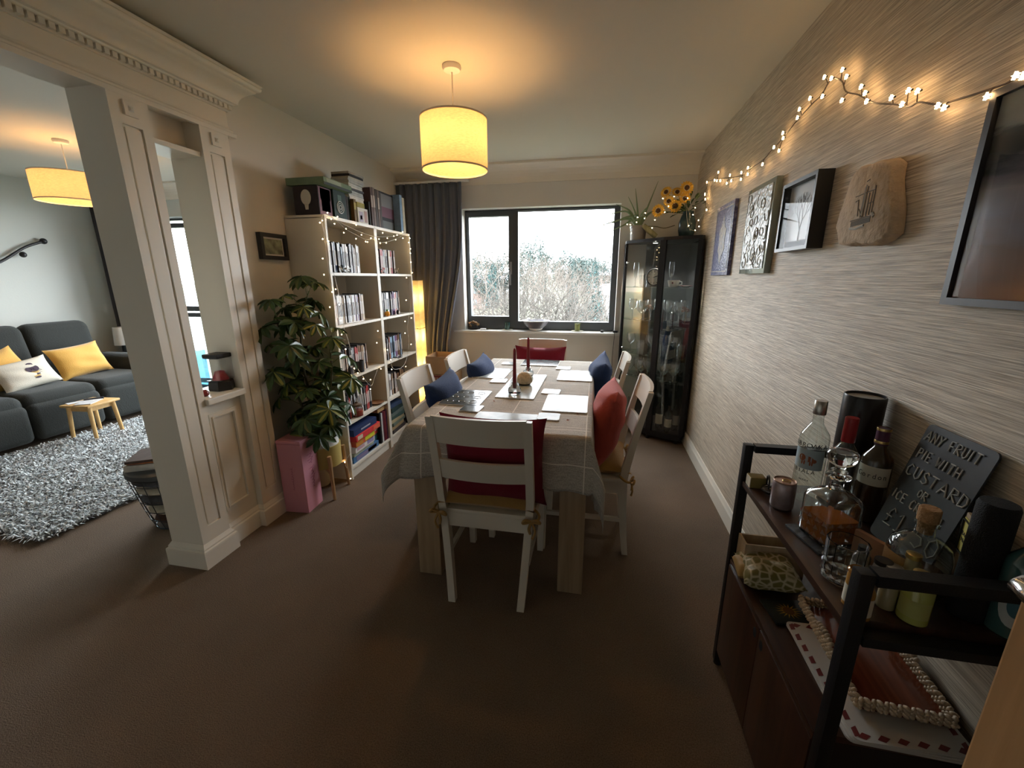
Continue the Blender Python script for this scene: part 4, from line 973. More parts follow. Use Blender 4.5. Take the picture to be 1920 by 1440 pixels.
def lean(label, x, y, z, w_, h_, th, m, rz, tilt, roll, seed):
    e = (Matrix.Rotation(rz, 3, 'Z') @ Matrix.Rotation(tilt, 3, 'Y') @ Matrix.Rotation(pi/2, 3, 'X') @ Matrix.Rotation(pi/2, 3, 'Y')).to_euler()
    e = (Matrix.Rotation(rz, 3, 'Z') @ Matrix.Rotation(pi/2, 3, 'Z') @ Matrix.Rotation(pi/2-tilt, 3, 'X') @ Matrix.Rotation(roll, 3, 'Z')).to_euler()
    return solo('cushion', pillow(w_, h_, th, seed), m, label, 'cushion', (x, y, z), e, smooth=60, weld=True)
lean('mustard yellow cushion in the right corner of the charcoal sofa', -5.17, 3.23, .60, .46, .33, .14, m_yel, 0, .38, .08, 8)
lean('mustard yellow cushion half behind the bee print cushion', -5.17, 2.63, .60, .42, .36, .12, m_yel, 0, .36, .3, 9)
cush = lean('cream cushion with a bee printed on it on the charcoal sofa', -5.03, 2.72, .575, .42, .27, .12, mat('cream_cotton', (.62, .57, .48), .85, bump=(160, .2, I3)), 0, .45, .12, 10)
m_bee = mat('bee_print', (.05, .03, .05), .8); m_beeg = mat('bee_gold_print', (.55, .36, .12), .8)
bee = MB()
def flat(mb, cx, cy, rx, ry, a0=0, z=.061, n=16): mb.add([(cx+rx*cos(2*pi*k/n)*cos(a0)-ry*sin(2*pi*k/n)*sin(a0), cy+rx*cos(2*pi*k/n)*sin(a0)+ry*sin(2*pi*k/n)*cos(a0), z) for k in range(n)], [tuple(range(n))])
flat(bee, .03, .02, .048, .034); flat(bee, .03, .06, .026, .018); flat(bee, .03, -.035, .032, .009); flat(bee, .03, -.065, .02, .009)
for s in (-1, 1):
    for k in range(3): bee.tube([(.03, .02, .062), (.03+s*.05, .03-k*.03, .055), (.03+s*.085, .01-k*.04, .045)], .0022, 4)
part('bee_print', bee, m_bee, cush, False); b2_ = MB(); flat(b2_, .03, -.015, .034, .012); flat(b2_, .03, -.05, .026, .008); part('bee_stripes', b2_, m_beeg, cush, False)
# shaggy rug
o = solo('rug_backing', MB().b2((-.86, -.95, 0), (.86, .95, .012)), mat('rug_backing', (.12, .11, .11), .95), 'large shaggy silver grey rug in front of the charcoal sofa', 'rug', (-3.74, 2.44, .0005), (0, 0, R(-3)), smooth=False)
o.name = 'shaggy_rug'
pile = MB(); rr = random.Random(3)
for k in range(30000):
    x, y = rr.uniform(-.87, .87), rr.uniform(-.96, .96); a = rr.uniform(0, 2*pi); L = rr.uniform(.035, .07); h_ = rr.uniform(.014, .036); w_ = .0042
    dx, dy = cos(a), sin(a); px_, py_ = -dy*w_, dx*w_; z = .008
    pile.m = rr.choice((0, 0, 0, 1, 1, 2)) if 1 else 0
    pile.add([(x-px_, y-py_, z), (x+px_, y+py_, z), (x+dx*L*.5+px_, y+dy*L*.5+py_, z+h_), (x+dx*L*.5-px_, y+dy*L*.5-py_, z+h_), (x+dx*L, y+dy*L, z+h_*.75)], [(0, 1, 2, 3), (3, 2, 4)])
part('pile', pile, [mat('pile_silver', (.60, .64, .66), .6, sheen=.4), mat('pile_grey', (.20, .20, .20), .8), mat('pile_pale', (.80, .83, .85), .5)], o, False, kind='stuff')
# stool
m_pine = wood('golden_pine', (.52, .30, .10), (.66, .42, .17), .45)
o = thing('side_stool', 'small golden pine stool table on the shaggy rug', 'stool', (-4.42, 2.755, .0005), R(6))
part('top', MB().b2((-.14, -.14, .318), (.14, .14, .34), bev=.008), m_pine, o)
for sx in (-1, 1):
    for sy in (-1, 1): part('leg', MB().tube([(sx*.115, sy*.115, .02), (sx*.10, sy*.10, .318)], [.014, .017], 10), m_pine, o)
part('apron', MB().b2((-.095, -.095, .275), (.095, .095, .318)), m_pine, o, False)
boxed('magazine', 'open glossy magazine lying on the pine stool', 'magazine', (-4.40, 2.73, .3415), (.12, .18, .006), (.55, .55, .56), rz=.5)
boxed('remote_control', 'slim black remote control on the pine stool', 'remote control', (-4.455, 2.81, .3415), (.04, .13, .014), (.03, .03, .035), rz=-.7)
boxed('leaflet', 'pale folded leaflet on the left edge of the pine stool', 'leaflet', (-4.50, 2.70, .3415), (.07, .12, .003), (.6, .6, .62), rz=-.3)
# wire basket table
o = thing('basket_table', 'round black wire basket side table with dark lid beside the pilaster', 'side table', (-2.40, 1.80, 0))
wr = MB(); zb, zt_ = .004, .335; rb, rt = .125, .20
def rad(t): return rb+(rt-rb)*(t**.8)
for k in range(18):
    a = 2*pi*k/18; wr.tube([(rad(t/6)*cos(a), rad(t/6)*sin(a), zb+(zt_-zb)*t/6) for t in range(7)], .0022, 5)
for t in (0, .18, .36, .54, .72, .88, 1): wr.tube([(rad(t)*cos(2*pi*k/36), rad(t)*sin(2*pi*k/36), zb+(zt_-zb)*t) for k in range(37)], .0025 if 0 < t < 1 else .004, 5)
part('wire_basket', wr, m_black, o)
part('lid', MB().lathe([(.20, .338), (.208, .342), (.208, .366), (.204, .369), (.001, .369)], seg=40), mat('dark_grey_lid', (.055, .058, .06), .5), o, 40)
m_thr = [mat('cream_throw', (.62, .56, .44), .95, bump=(60, .8, I3)), mat('grey_throw', (.10, .10, .11), .95, bump=(60, .8, I3)), mat('brown_throw', (.10, .05, .035), .95, bump=(60, .8, I3))]
for k, (z, r_, m_, lb) in enumerate(((.05, .125, m_thr[2], 'brown'), (.115, .142, m_thr[0], 'small cream'), (.185, .160, m_thr[1], 'grey'), (.25, .175, m_thr[0], 'large cream'), (.305, .185, m_thr[1], 'charcoal'))):
    mb = MB().sphere((0, 0, 0), 1, 20, 12); rr = random.Random(k)
    mb.v = [(v[0]*r_*(1+.05*sin(v[2]*9+k+v[1]*4)), v[1]*r_*(1+.05*sin(v[2]*9+k*2+v[0]*4)), v[2]*.036) for v in mb.v]
    solo('folded_throw', mb, m_, lb+' folded throw inside the wire basket', 'throw', (-2.40, 1.80, z), group='throws in the wire basket', smooth=80)
boxed('book', 'white paged book lying on the basket table lid', 'book', (-2.44, 1.77, .3695), (.25, .19, .035), (.55, .52, .47), rz=.5)
boxed('book', 'orange edged slim book, middle of the pile on the basket table', 'book', (-2.44, 1.78, .405), (.24, .18, .012), (.60, .22, .08), rz=.45)
boxed('book', 'dark brown covered book on top of the basket table pile', 'book', (-2.43, 1.78, .4175), (.26, .20, .015), (.09, .06, .05), rz=.55)
# wall ornament
o = thing('wall_ornament', 'dark metal branch ornament with round knobs on the living room wall', 'wall ornament', (XF, 2.95, 1.6))
pts = [(.05, -.45, -.42), (.05, -.2, -.22), (.05, .0, -.12), (.05, .2, -.02), (.05, .40, .12), (.05, .56, .19)]
part('bar', MB().tube(smooth_pts(pts), .013, 8), m_black, o, 50)
for p, r_ in (((.05, .57, .195), .030), ((.06, .37, .05), .028), ((.06, .13, .02), .042), ((.06, -.22, -.18), .04)): part('knob', MB().sphere(p, r_, 14, 10), m_black, o, 60)
part('bracket', MB().cyl((.001, .1, -.07), (.05, .1, -.07), .012), m_black, o)
# lamp in the corner
o = thing('corner_table', 'small dark side table in the corner beyond the sofa', 'side table', (-5.50, 3.92, 0)); part('top', MB().b2((-.16, -.12, .44), (.16, .12, .46)), m_dark, o, False)
for sx in (-1, 1):
    for sy in (-1, 1): part('leg', MB().b2((sx*.14-.012, sy*.10-.012, 0), (sx*.14+.012, sy*.10+.012, .44)), m_dark, o, False)
o = thing('table_lamp', 'table lamp with white drum shade in the corner beyond the sofa', 'table lamp', (-5.50, 3.90, .461))
part('base', MB().lathe([(.05, 0), (.05, .012), (.012, .02), (.012, .20)], seg=20), m_dark, o, 40); part('shade', MB().lathe([(.085, .19), (.07, .40)], seg=32, cap0=False, cap1=False), mat('white_shade', (.75, .74, .70), .8), o, 60)
curtain('curtain', 'dark curtain at the left end of the living room window', -5.68, -5.22, -5.68, -5.22, .02, 2.25, 4.0, 6, 4, .03, mat('near_black_curtain', (.035, .033, .036), .9, sheen=.2))
# things on the divider ledge
o = thing('jellyfish_lamp', 'square clear acrylic lamp with black cap and red jelly on the divider ledge', 'novelty lamp', (-1.935, 1.792, .8325))
part('base', MB().lathe([(.060, 0), (.062, .01), (.058, .045), (.05, .052)], seg=6), m_dark, o, False)
part('tank', MB().b2((-.046, -.046, .052), (.046, .046, .17), bev=.008), glass('acrylic', (.93, .95, .96), .18), o)
part('cap', MB().b2((-.046, -.046, .17), (.046, .046, .193), bev=.006), m_dark, o)
part('jelly', MB().lathe([(.038, .053), (.037, .062), (.026, .085), (.022, .098), (.006, .102)], seg=16), mat('red_jelly', (.35, .03, .05), .3), o, 60)
o = thing('red_ornament', 'tiny dark red glass ornament in front of the acrylic lamp', 'ornament', (-1.90, 1.655, .8325)); part('body', MB().lathe([(.012, 0), (.018, .006), (.02, .02), (.01, .032), (.012, .036)], seg=14), mat('dark_red_glaze', (.18, .02, .02), .2), o, 60)
o = thing('storage_box', 'pale blue translucent plastic storage box standing by the living room window', 'storage box', (-4.66, 3.90, 0))
m_pb = glass('pale_blue_plastic', (.55, .80, .88), .25, .15)
part('body', openbox(MB(), .34, .24, 0, .60), m_pb, o, False); part('lid', MB().b2((-.18, -.13, .60), (.18, .13, .625), bev=.005), mat('pale_blue_lid', (.50, .66, .70), .5), o)
o = thing('recessed_spotlight', 'round recessed ceiling spotlight above the living room', 'spotlight', (-3.40, 3.03, CZ)); part('bezel', MB().lathe([(.075, 0), (.078, -.006), (.06, -.010), (.052, -.004), (.05, -.001)], seg=32, cap1=False), mat('grey_bezel', (.12, .12, .13), .3, .6), o, 40)
part('lens', MB().lathe([(.05, -.002), (.001, -.002)], seg=24), m_white, o)
# ================================================================== RIGHT WALL
def face_mat(name, fn):
    m = bpy.data.materials.new(name); m.use_nodes = True; fn(m.node_tree.nodes, m.node_tree.links, m.node_tree.nodes['Principled BSDF']); return m
def ramp_by(n, l, src, stops):
    r = n.new('ShaderNodeValToRGB'); e = r.color_ramp.elements
    e[0].position, e[0].color = stops[0][0], (*stops[0][1], 1); e[1].position, e[1].color = stops[-1][0], (*stops[-1][1], 1)
    for p, c in stops[1:-1]: q = e.new(p); q.color = (*c, 1)
    l.new(src, r.inputs[0]); return r
def mosaic(cols, scale):
    def fn(n, l, b):
        tc = n.new('ShaderNodeTexCoord'); v = n.new('ShaderNodeTexVoronoi'); v.inputs['Scale'].default_value = scale; l.new(tc.outputs['Object'], v.inputs['Vector'])
        s = n.new('ShaderNodeSeparateColor'); l.new(v.outputs['Color'], s.inputs[0])
        r = ramp_by(n, l, s.outputs[0], cols); l.new(r.outputs[0], b.inputs['Base Color']); b.inputs['Roughness'].default_value = .35
        bn = n.new('ShaderNodeBump'); bn.inputs['Strength'].default_value = .6; bn.inputs['Distance'].default_value = .004; l.new(v.outputs['Distance'], bn.inputs['Height']); l.new(bn.outputs[0], b.inputs['Normal'])
    return fn
m_tile1 = face_mat('blue_ceramic', mosaic([(0, (.05, .055, .16)), (.5, (.09, .10, .25)), (1, (.22, .22, .34))], 90))
m_tile1b = face_mat('cream_ceramic', mosaic([(0, (.45, .40, .30)), (1, (.25, .24, .30))], 60))
o = thing('blue_plaque', 'narrow blue and cream patterned plaque, farthest picture on the right wall', 'wall plaque', (XR, 3.065, 1.637))
part('plaque', MB().b2((-.022, -.19, -.222), (-.001, .19, .222), bev=.003), m_tile1, o)
pl = [(0, .155), (.035, .09), (.075, .06), (.06, .0), (.075, -.06), (.035, -.09), (0, -.155), (-.035, -.09), (-.075, -.06), (-.06, 0), (-.075, .06), (-.035, .09)]
part('cream_medallion', MB().prism(pl, -.0235, -.021, 0), m_tile1b, o, False)
bd = MB(); frame_x(bd, 0, -.17, .17, -.20, .20, .006, .0); bd.v = [(-.0235 if v[0] < -.001 else -.021, v[1], v[2]) for v in bd.v]; part('border_line', bd, m_tile1b, o, False)
m_tile2 = face_mat('pewter_relief', mosaic([(0, (.18, .20, .17)), (.4, (.42, .44, .40)), (1, (.62, .63, .60))], 55))
o = thing('mosaic_panel', 'frameless glass panel with silvery swirling relief on the right wall', 'wall panel', (XR, 2.432, 1.635))
part('panel', MB().b2((-.03, -.18, -.215), (-.001, .18, .215), bev=.002), mat('clear_green_edge', (.30, .34, .30), .15, coat=.5), o)
part('relief', MB().b2((-.034, -.158, -.192), (-.029, .158, .192)), m_tile2, o, False)
sw = MB(); rr = random.Random(2)
for k in range(34):
    y, z = rr.uniform(-.13, .13), rr.uniform(-.17, .17); a = rr.uniform(0, 6); q = [ (y, z)]; tu = rr.choice((-1, 1))*rr.uniform(.25, .6)
    for i in range(8): a += tu; tu *= 1.08; q.append((q[-1][0]+.015*cos(a), q[-1][1]+.015*sin(a)))
    q = [(max(-.152, min(.152, y_)), max(-.186, min(.186, z_2))) for y_, z_2 in q]
    sw.tube([(-.035, y_, z_2) for y_, z_2 in q], .0022, 5)
part('raised_swirls', sw, mat('bronze_swirl', (.36, .34, .29), .3, .5), o)
# deep black box frame with a bare tree picture
o = frame_on_x('box_frame', 'deep black box frame with a bare tree picture on the right wall', 'picture', 1.80, 2.09, 1.505, 1.775, XR, -1, .055, .014, m_black, mat('pale_sky_print', (.42, .45, .47), .5, noise=(5, .15, I3)), .0)
part('tree_print', (lambda mb: [mb, [mb.tube(p, r_, 4) for p, r_ in TREEP]][0])(MB()) if 0 else MB().b2((-.0275, -.12, -.12), (-.0272, .12, -.095)), mat('dark_ground_print', (.16, .15, .15), .6), o, False)
tb = MB(); rr = random.Random(9)
def grow(p, a, L, r_, d):
    q = (p[0]+L*cos(a), p[1]+L*sin(a)); q = (max(-.122, min(.122, q[0])), max(-.1, min(.112, q[1])))
    tb.tube([(-.0278, p[0], p[1]), (-.0278, q[0], q[1])], [r_, r_*.75], 4)
    if d:
        for s in (-1, 1): grow(q, a+s*rr.uniform(.25, .6), L*rr.uniform(.72, .9), r_*.68, d-1)
grow((0, -.10), pi/2, .045, .004, 6)
part('tree_print', tb, mat('ink_print', (.10, .10, .11), .6), o, False)
part('glazing', MB().b2((-.050, -.131, -.121), (-.0485, .131, .121)), glass('box_frame_glazing', (1, 1, 1), .02, 0, .03), o, False)
# engraved stone
o = thing('stone_plaque', 'irregular sandstone slab engraved with a ship like building on the right wall', 'wall plaque', (XR, 1.51, 1.61))
sp = [(1.601, 1.717), (1.571, 1.729), (1.54, 1.722), (1.497, 1.724), (1.44, 1.714), (1.418, 1.70), (1.416, 1.66), (1.40, 1.62), (1.38, 1.575), (1.372, 1.516), (1.40, 1.50), (1.44, 1.492), (1.50, 1.497), (1.527, 1.504), (1.56, 1.498), (1.617, 1.504), (1.635, 1.537), (1.653, 1.559), (1.645, 1.60), (1.632, 1.635), (1.62, 1.67), (1.616, 1.696)]
sp = [(y-1.51, z-1.61) for y, z in sp]
sb = MB(); rings = []
for x, k in ((-.002, 1.0), (-.012, 1.04), (-.026, 1.015), (-.036, .985), (-.040, .95)): rings.append([(x, y*k, z*k) for y, z in sp])
sb.rings(rings)
part('slab', sb, mat('pinkish_sandstone', (.55, .43, .31), .85, noise=(14, .15, I3), bump=(45, .7, I3)), o, 55)
en = MB(); X_ = -.0405
def ln(a, b, r_=.0016): en.tube([(X_, -a[0], a[1]), (X_, -b[0], b[1])], r_, 4)
for a, b in (((-.05, .03), (.045, .035)), ((-.045, .015), (-.03, .018)), ((-.03, .018), (-.022, -.03)), ((-.005, .05), (-.008, -.035)), ((.008, .05), (.004, -.035)), ((-.005, .065), (.008, .068)), ((.02, .03), (.02, -.035)), ((.035, .032), (.033, -.033)), ((.045, .045), (.045, -.03)), ((.02, 0), (.045, .002)), ((-.02, -.01), (.0, -.035)), ((-.055, -.04), (.05, -.036))): ln(a, b)
for k in range(6): ln((-.05, -.044-k*.0025), (.045, -.04-k*.0025), .0014)
part('engraving', en, mat('grey_engraving', (.24, .22, .20), .7), o)
eh = MB(); eh.tube([(X_, .05, -.062), (X_, .02, -.066), (X_, -.02, -.06)], .004, 5); eh.tube([(X_, -.05, -.03), (X_, -.06, -.04)], .005, 5); eh.tube([(X_, .002, .055), (X_, .004, -.03)], .002, 5); part('white_wash', eh, mat('white_wash', (.60, .58, .54), .7), o)
# large framed picture
def land(n, l, b):
    tc = n.new('ShaderNodeTexCoord'); s = n.new('ShaderNodeSeparateXYZ'); l.new(tc.outputs['Object'], s.inputs[0])
    nz = n.new('ShaderNodeTexNoise'); nz.inputs['Scale'].default_value = 5; nz.inputs['Detail'].default_value = 8
    mp = n.new('ShaderNodeMapping'); mp.inputs['Scale'].default_value = (1, .6, 3); l.new(tc.outputs['Object'], mp.inputs[0]); l.new(mp.outputs[0], nz.inputs['Vector'])
    a = n.new('ShaderNodeMath'); a.operation = 'MULTIPLY_ADD'; a.inputs[1].default_value = .16; l.new(nz.outputs[0], a.inputs[0]); l.new(s.outputs[2], a.inputs[2])
    sl = n.new('ShaderNodeMath'); sl.operation = 'MULTIPLY_ADD'; sl.inputs[1].default_value = -.05; l.new(s.outputs[1], sl.inputs[0]); l.new(a.outputs[0], sl.inputs[2])
    mr = n.new('ShaderNodeMapRange'); mr.inputs[1].default_value = -.13; mr.inputs[2].default_value = .30; l.new(sl.outputs[0], mr.inputs[0])
    r = ramp_by(n, l, mr.outputs[0], [(0, (.30, .15, .09)), (.22, (.20, .13, .10)), (.34, (.20, .17, .19)), (.5, (.26, .22, .22)), (.60, (.12, .10, .11)), (.64, (.025, .028, .03)), (.74, (.03, .032, .035)), (.76, (.22, .21, .20)), (.84, (.36, .33, .27)), (1, (.44, .38, .28))])
    l.new(r.outputs[0], b.inputs['Base Color']); b.inputs['Roughness'].default_value = .12
o = frame_on_x('framed_poster', 'large dark framed moorland landscape poster, nearest picture on the right wall', 'picture', .30, 1.165, 1.338, 1.775, XR, -1, .022, .016, mat('dark_frame', (.03, .03, .035), .4), face_mat('moorland_print', land))
part('glazing', MB().b2((-.016, -.415, -.20), (-.015, .415, .20)), glass('poster_glazing', (1, 1, 1), .05, 0, .35), o, False)
# fairy lights, the star glint of each bulb modelled into its shape
def cw(x, y, X=.800): return onx(1300+x/2.667, 80+y/2.667, X)
path = [cw(*q) for q in ((1653, 158), (1612, 175), (1560, 205), (1430, 250), (1300, 290), (1222, 310), (1130, 298), (1080, 318), (1000, 308), (900, 300), (830, 262), (765, 245), (745, 195), (705, 178), (680, 195), (640, 262), (600, 300), (550, 355), (510, 400), (450, 475), (395, 535), (345, 590), (280, 632), (240, 665), (180, 675), (110, 685), (75, 700), (60, 770), (66, 836))]
bw = [cw(*q, X=.790) for q in ((1650, 165), (655, 172), (745, 135), (765, 170), (690, 178), (645, 268), (583, 278), (742, 288), (838, 220), (858, 252), (866, 293), (530, 333), (520, 375), (447, 452), (449, 477), (403, 523), (428, 540), (346, 608), (273, 626), (240, 650), (272, 658), (238, 683), (183, 663), (190, 690), (167, 703), (125, 648), (135, 690), (106, 688), (118, 690), (68, 698), (58, 760), (60, 783), (66, 836), (990, 275), (1043, 308), (1075, 240), (1120, 243), (1222, 315), (1253, 325), (1468, 268), (1612, 165))]
m_led2 = mat('warm_glint_bulb', (1, .8, .5), .4, emit=((1, .62, .28), 19))
star = MB(); st_ = []
for k in range(10): st_.append(((.0074 if k % 2 == 0 else .0021)*cos(k*pi/5+.3), (.0074 if k % 2 == 0 else .0021)*sin(k*pi/5+.3)))
star.prism(st_, -.003, .003, 0); starm = star.mesh('bulb', m_led2, False)
sock = MB().cyl((.002, 0, 0), (.010, 0, .002), .0028, seg=6).mesh('socket', m_black, 40)
m_cable = mat('dark_brown_cable', (.05, .035, .028), .5)
stubs = []
for b in bw:
    q = min(path and smooth_pts(path, 5), key=lambda s: (s-b).length)
    if (q-b).length > .012: stubs.append([q, (q+b)/2+Vector((0, 0, .004)), b])
o = light_string('warm fairy lights, bulbs shaped as star glints, on dark cable strung high along the right wall', [path], bw, m_cable, .0024, starm, sock)
sb = MB()
for s in stubs: sb.tube(s, .0016, 4)
if sb.v: part('side_wires', sb, m_cable, o)

# ================================================================== CORNER CABINET
m_silverp = mat('puck_silver', (.5, .5, .5), .3, .8)
FP = [(.245, 4.07), (.245, 3.93), (.372, 3.785), (.51, 3.64), (.64, 3.565), (.770, 3.525), (.797, 3.56), (.797, 4.07)]
cx_, cy_ = .53, 3.85
def foot(k, dz=0): return [((x-cx_)*k, (y-cy_)*k) for x, y in FP]
m_cab = mat('black_cabinet_lacquer', (.012, .012, .014), .3)
m_cg = glass('cabinet_glass', (.93, .95, .95), .16)
o = thing('display_cabinet', 'tall black corner display cabinet with glass doors and shelves', 'display cabinet', (cx_, cy_, 0))
part('plinth', MB().prism(foot(.97), .035, .075), m_cab, o, False)
part('bottom_panel', MB().prism(foot(1), .075, .09), m_cab, o, False)
part('top_panel', MB().prism(foot(1.01), 1.69, 1.715), m_cab, o, False)
for k in (0, 1, 3, 5, 7): part('foot', MB().cyl(((FP[k][0]-cx_)*.86, (FP[k][1]-cy_)*.86, 0), ((FP[k][0]-cx_)*.86, (FP[k][1]-cy_)*.86, .036), .016, seg=12), m_cab, o)
def post(p, q_w=.022, name='corner_post', d=.016):
    x, y = p[0]-cx_, p[1]-cy_; return part(name, MB().box((x, y, .89), (q_w, d, 1.60), rz=p[2] if len(p) > 2 else 0), m_cab, o, False)
post((.249, 3.935)); post((.790, 3.565)); post((.250, 4.06)); 
post((.512, 3.632, R(-38)), .050, 'door_stile', .02); post((.764, 3.530, R(-15)), .03, 'door_stile', .02)
part('back_panel', MB().b2((.43-cx_, 4.065-cy_, .09), (.797-cx_, 4.072-cy_, 1.69)), mat('black_back_panel', (.045, .048, .052), .18), o, False)
part('side_panel', MB().b2((.793-cx_, 3.57-cy_, .09), (.799-cx_, 4.065-cy_, 1.69)), mat('black_back_panel', (.02, .022, .025), .18), o, False)
part('glass_side', MB().b2((.244-cx_, 3.94-cy_, .09), (.248-cx_, 4.055-cy_, 1.69)), m_cg, o, False)
gd = MB(); pp = [(.250, 3.922), (.495, 3.652)]
gd.rings([[(x-cx_, y-cy_, z) for x, y in pp]+[(x-cx_+.004, y-cy_+.004, z) for x, y in pp[::-1]] for z in (.092, 1.688)]); part('glass_door', gd, m_cg, o, 30)
gd = MB(); pp = [(.530, 3.628), (.64, 3.572), (.752, 3.535)]
gd.rings([[(x-cx_, y-cy_, z) for x, y in pp]+[(x-cx_+.002, y-cy_+.004, z) for x, y in pp[::-1]] for z in (.092, 1.688)]); part('glass_door', gd, m_cg, o, 30)
kn = MB().sphere((.262-cx_, 3.902-cy_, 1.53), .012, 12, 8); part('door_knob', kn, m_chrome, o, 60)
kn = MB().sphere((.262-cx_, 3.902-cy_, .78), .012, 12, 8); part('door_knob', kn, m_chrome, o, 60)
CS = [.535, .745, 1.045, 1.325]
m_shelf = glass('shelf_glass', (.82, .90, .87), .25)
for z in CS: part('glass_shelf', MB().prism(foot(.955), z-.007, z), m_shelf, o, False)
pk = part('led_puck', MB().lathe([(.022, 1.682), (.022, 1.689), (.001, 1.689)], (.47-cx_, 3.80-cy_, 0), 20, False), m_silverp, o); part('led_lens', MB().lathe([(.018, 1.681), (.001, 1.681)], (.47-cx_, 3.80-cy_, 0), 20, False, False), mat('led_lens', (1, .95, .85), .4, emit=((1, .93, .8), 12)), pk)
l = bpy.data.lights.new('cabinet_light', 'SPOT'); l.energy = 13; l.color = (1, .92, .8); l.shadow_soft_size = .02; l.spot_size = R(120); l.spot_blend = .6
lo = bpy.data.objects.new('cabinet_light', l); col.objects.link(lo); lo.parent = o; lo.location = (.47-cx_, 3.80-cy_, 1.676)
# clock
o = thing('clock', 'round white faced clock with black rim on the top shelf of the cabinet', 'clock', (.475, 3.745, 1.406), R(-32))
part('rim', MB().tube([(.066*cos(k*pi/20), 0, .066*sin(k*pi/20)) for k in range(41)], .006, 8, False), m_dark, o, 60)
part('case', MB().cyl((0, .025, 0), (0, .002, 0), .064, seg=36), m_dark, o, 40); part('dial', MB().cyl((0, .003, 0), (0, -.001, 0), .061, seg=36), mat('clock_dial', (.78, .75, .68), .4), o, 40)
tk = MB()
for k in range(12):
    a = k*pi/6; L = .010 if k % 3 else .014; tk.tube([(.055*sin(a), -.002, .055*cos(a)), ((.055-L)*sin(a), -.002, (.055-L)*cos(a))], .0022, 4)
part('hour_marks', tk, m_dark, o, kind='stuff')
part('hour_hand', MB().tube([(-.008*sin(1.2), -.004, -.008*cos(1.2)), (.034*sin(1.2)*.9, -.004, .034*cos(1.2))], .0022, 5), m_dark, o); part('minute_hand', MB().tube([(-.01, -.005, -.003), (.048*sin(1.35), -.005, .048*cos(1.35))], .0017, 5), m_dark, o)
part('foot', MB().b2((-.03, -.006, -.078), (.03, .025, -.068)), m_dark, o, False)
# glassware
def lathe_glass(prof, seg=20): return MB().lathe(prof, seg=seg, cap0=True, cap1=False).mesh('glass_body', glass('thin_glass', (.96, .97, .97), .55, .10, 1.3), 50)
G = {'wine': lathe_glass([(.033, 0), (.031, .002), (.005, .006), (.004, .075), (.012, .082), (.034, .105), (.038, .135), (.033, .175), (.032, .175)]),
     'flute': lathe_glass([(.028, 0), (.026, .002), (.004, .006), (.004, .07), (.010, .078), (.021, .11), (.024, .16), (.021, .205)]),
     'tumbler': lathe_glass([(.028, 0), (.030, .004), (.036, .10), (.0345, .10)]),
     'goblet': lathe_glass([(.036, 0), (.034, .003), (.006, .008), (.006, .05), (.02, .06), (.048, .095), (.052, .13), (.048, .16)])}
spots = {0: [(.33, 3.86), (.41, 3.86), (.40, 3.95), (.50, 3.90), (.50, 3.74), (.43, 3.78), (.60, 3.66), (.68, 3.64), (.60, 3.78), (.70, 3.75), (.58, 3.9)],
         1: [(.33, 3.88), (.41, 3.80), (.48, 3.73), (.42, 3.93), (.51, 3.85), (.59, 3.68), (.67, 3.63), (.73, 3.70), (.64, 3.76), (.60, 3.88)],
         2: [(.33, 3.89), (.40, 3.81), (.47, 3.75), (.43, 3.93), (.59, 3.68), (.68, 3.65), (.73, 3.72), (.64, 3.78), (.54, 3.86)],
         3: [(.34, 3.92), (.40, 3.86), (.62, 3.82)], -1: [(.33, 3.88), (.38, 3.80), (.45, 3.76), (.37, 3.96), (.44, 3.88), (.52, 3.92)]}
kinds = {0: ('goblet', 'goblet', 'bottom but one'), 1: ('wine', 'tumbler', 'middle'), 2: ('wine', 'goblet', 'second'), 3: ('flute', 'tumbler', 'top'), -1: ('tumbler', 'flute', 'bottom')}
LBL = {'wine': 'stemmed wine glass', 'flute': 'tall champagne flute', 'tumbler': 'straight glass tumbler', 'goblet': 'wide bowled goblet'}
for s_, pts in spots.items():
    zb = (CS[s_] if s_ >= 0 else .09)+.0005
    for k, (x, y) in enumerate(pts):
        kd = kinds[s_][k % 2]
        q = part('drinking_glass', G[kd], None, None, loc=(x, y, zb)); q['label'] = LBL[kd]+' on the '+kinds[s_][2]+' level of the black cabinet'; q['category'] = 'glass'; q['group'] = 'glassware on the '+kinds[s_][2]+' cabinet level'
o = thing('china_cup', 'white china cup with printed sprig on the top cabinet shelf', 'cup', (.625, 3.70, 1.3255), R(-20))
part('cup', MB().lathe([(.028, 0), (.036, .004), (.048, .055), (.045, .055), (.034, .006), (.001, .004)], seg=24, cap1=False), m_white, o, 40)
part('handle', MB().tube([(.045, -.01, .045), (.066, -.014, .042), (.066, -.014, .022), (.040, -.01, .015)], .004, 6), m_white, o); part('sprig_print', MB().box((-.0, -.0455, .034), (.012, .001, .016)), m_crim, o, False)
o = thing('china_saucer', 'white saucer with red rim beside the cup on the top cabinet shelf', 'saucer', (.715, 3.66, 1.3255)); part('saucer', MB().lathe([(.025, 0), (.028, .002), (.048, .010), (.046, .012), (.001, .004)], seg=24, cap1=False), m_white, o, 40); part('rim', MB().tube([(.048*cos(k*pi/12), .048*sin(k*pi/12), .0115) for k in range(25)], .0014, 5), m_crim, o)
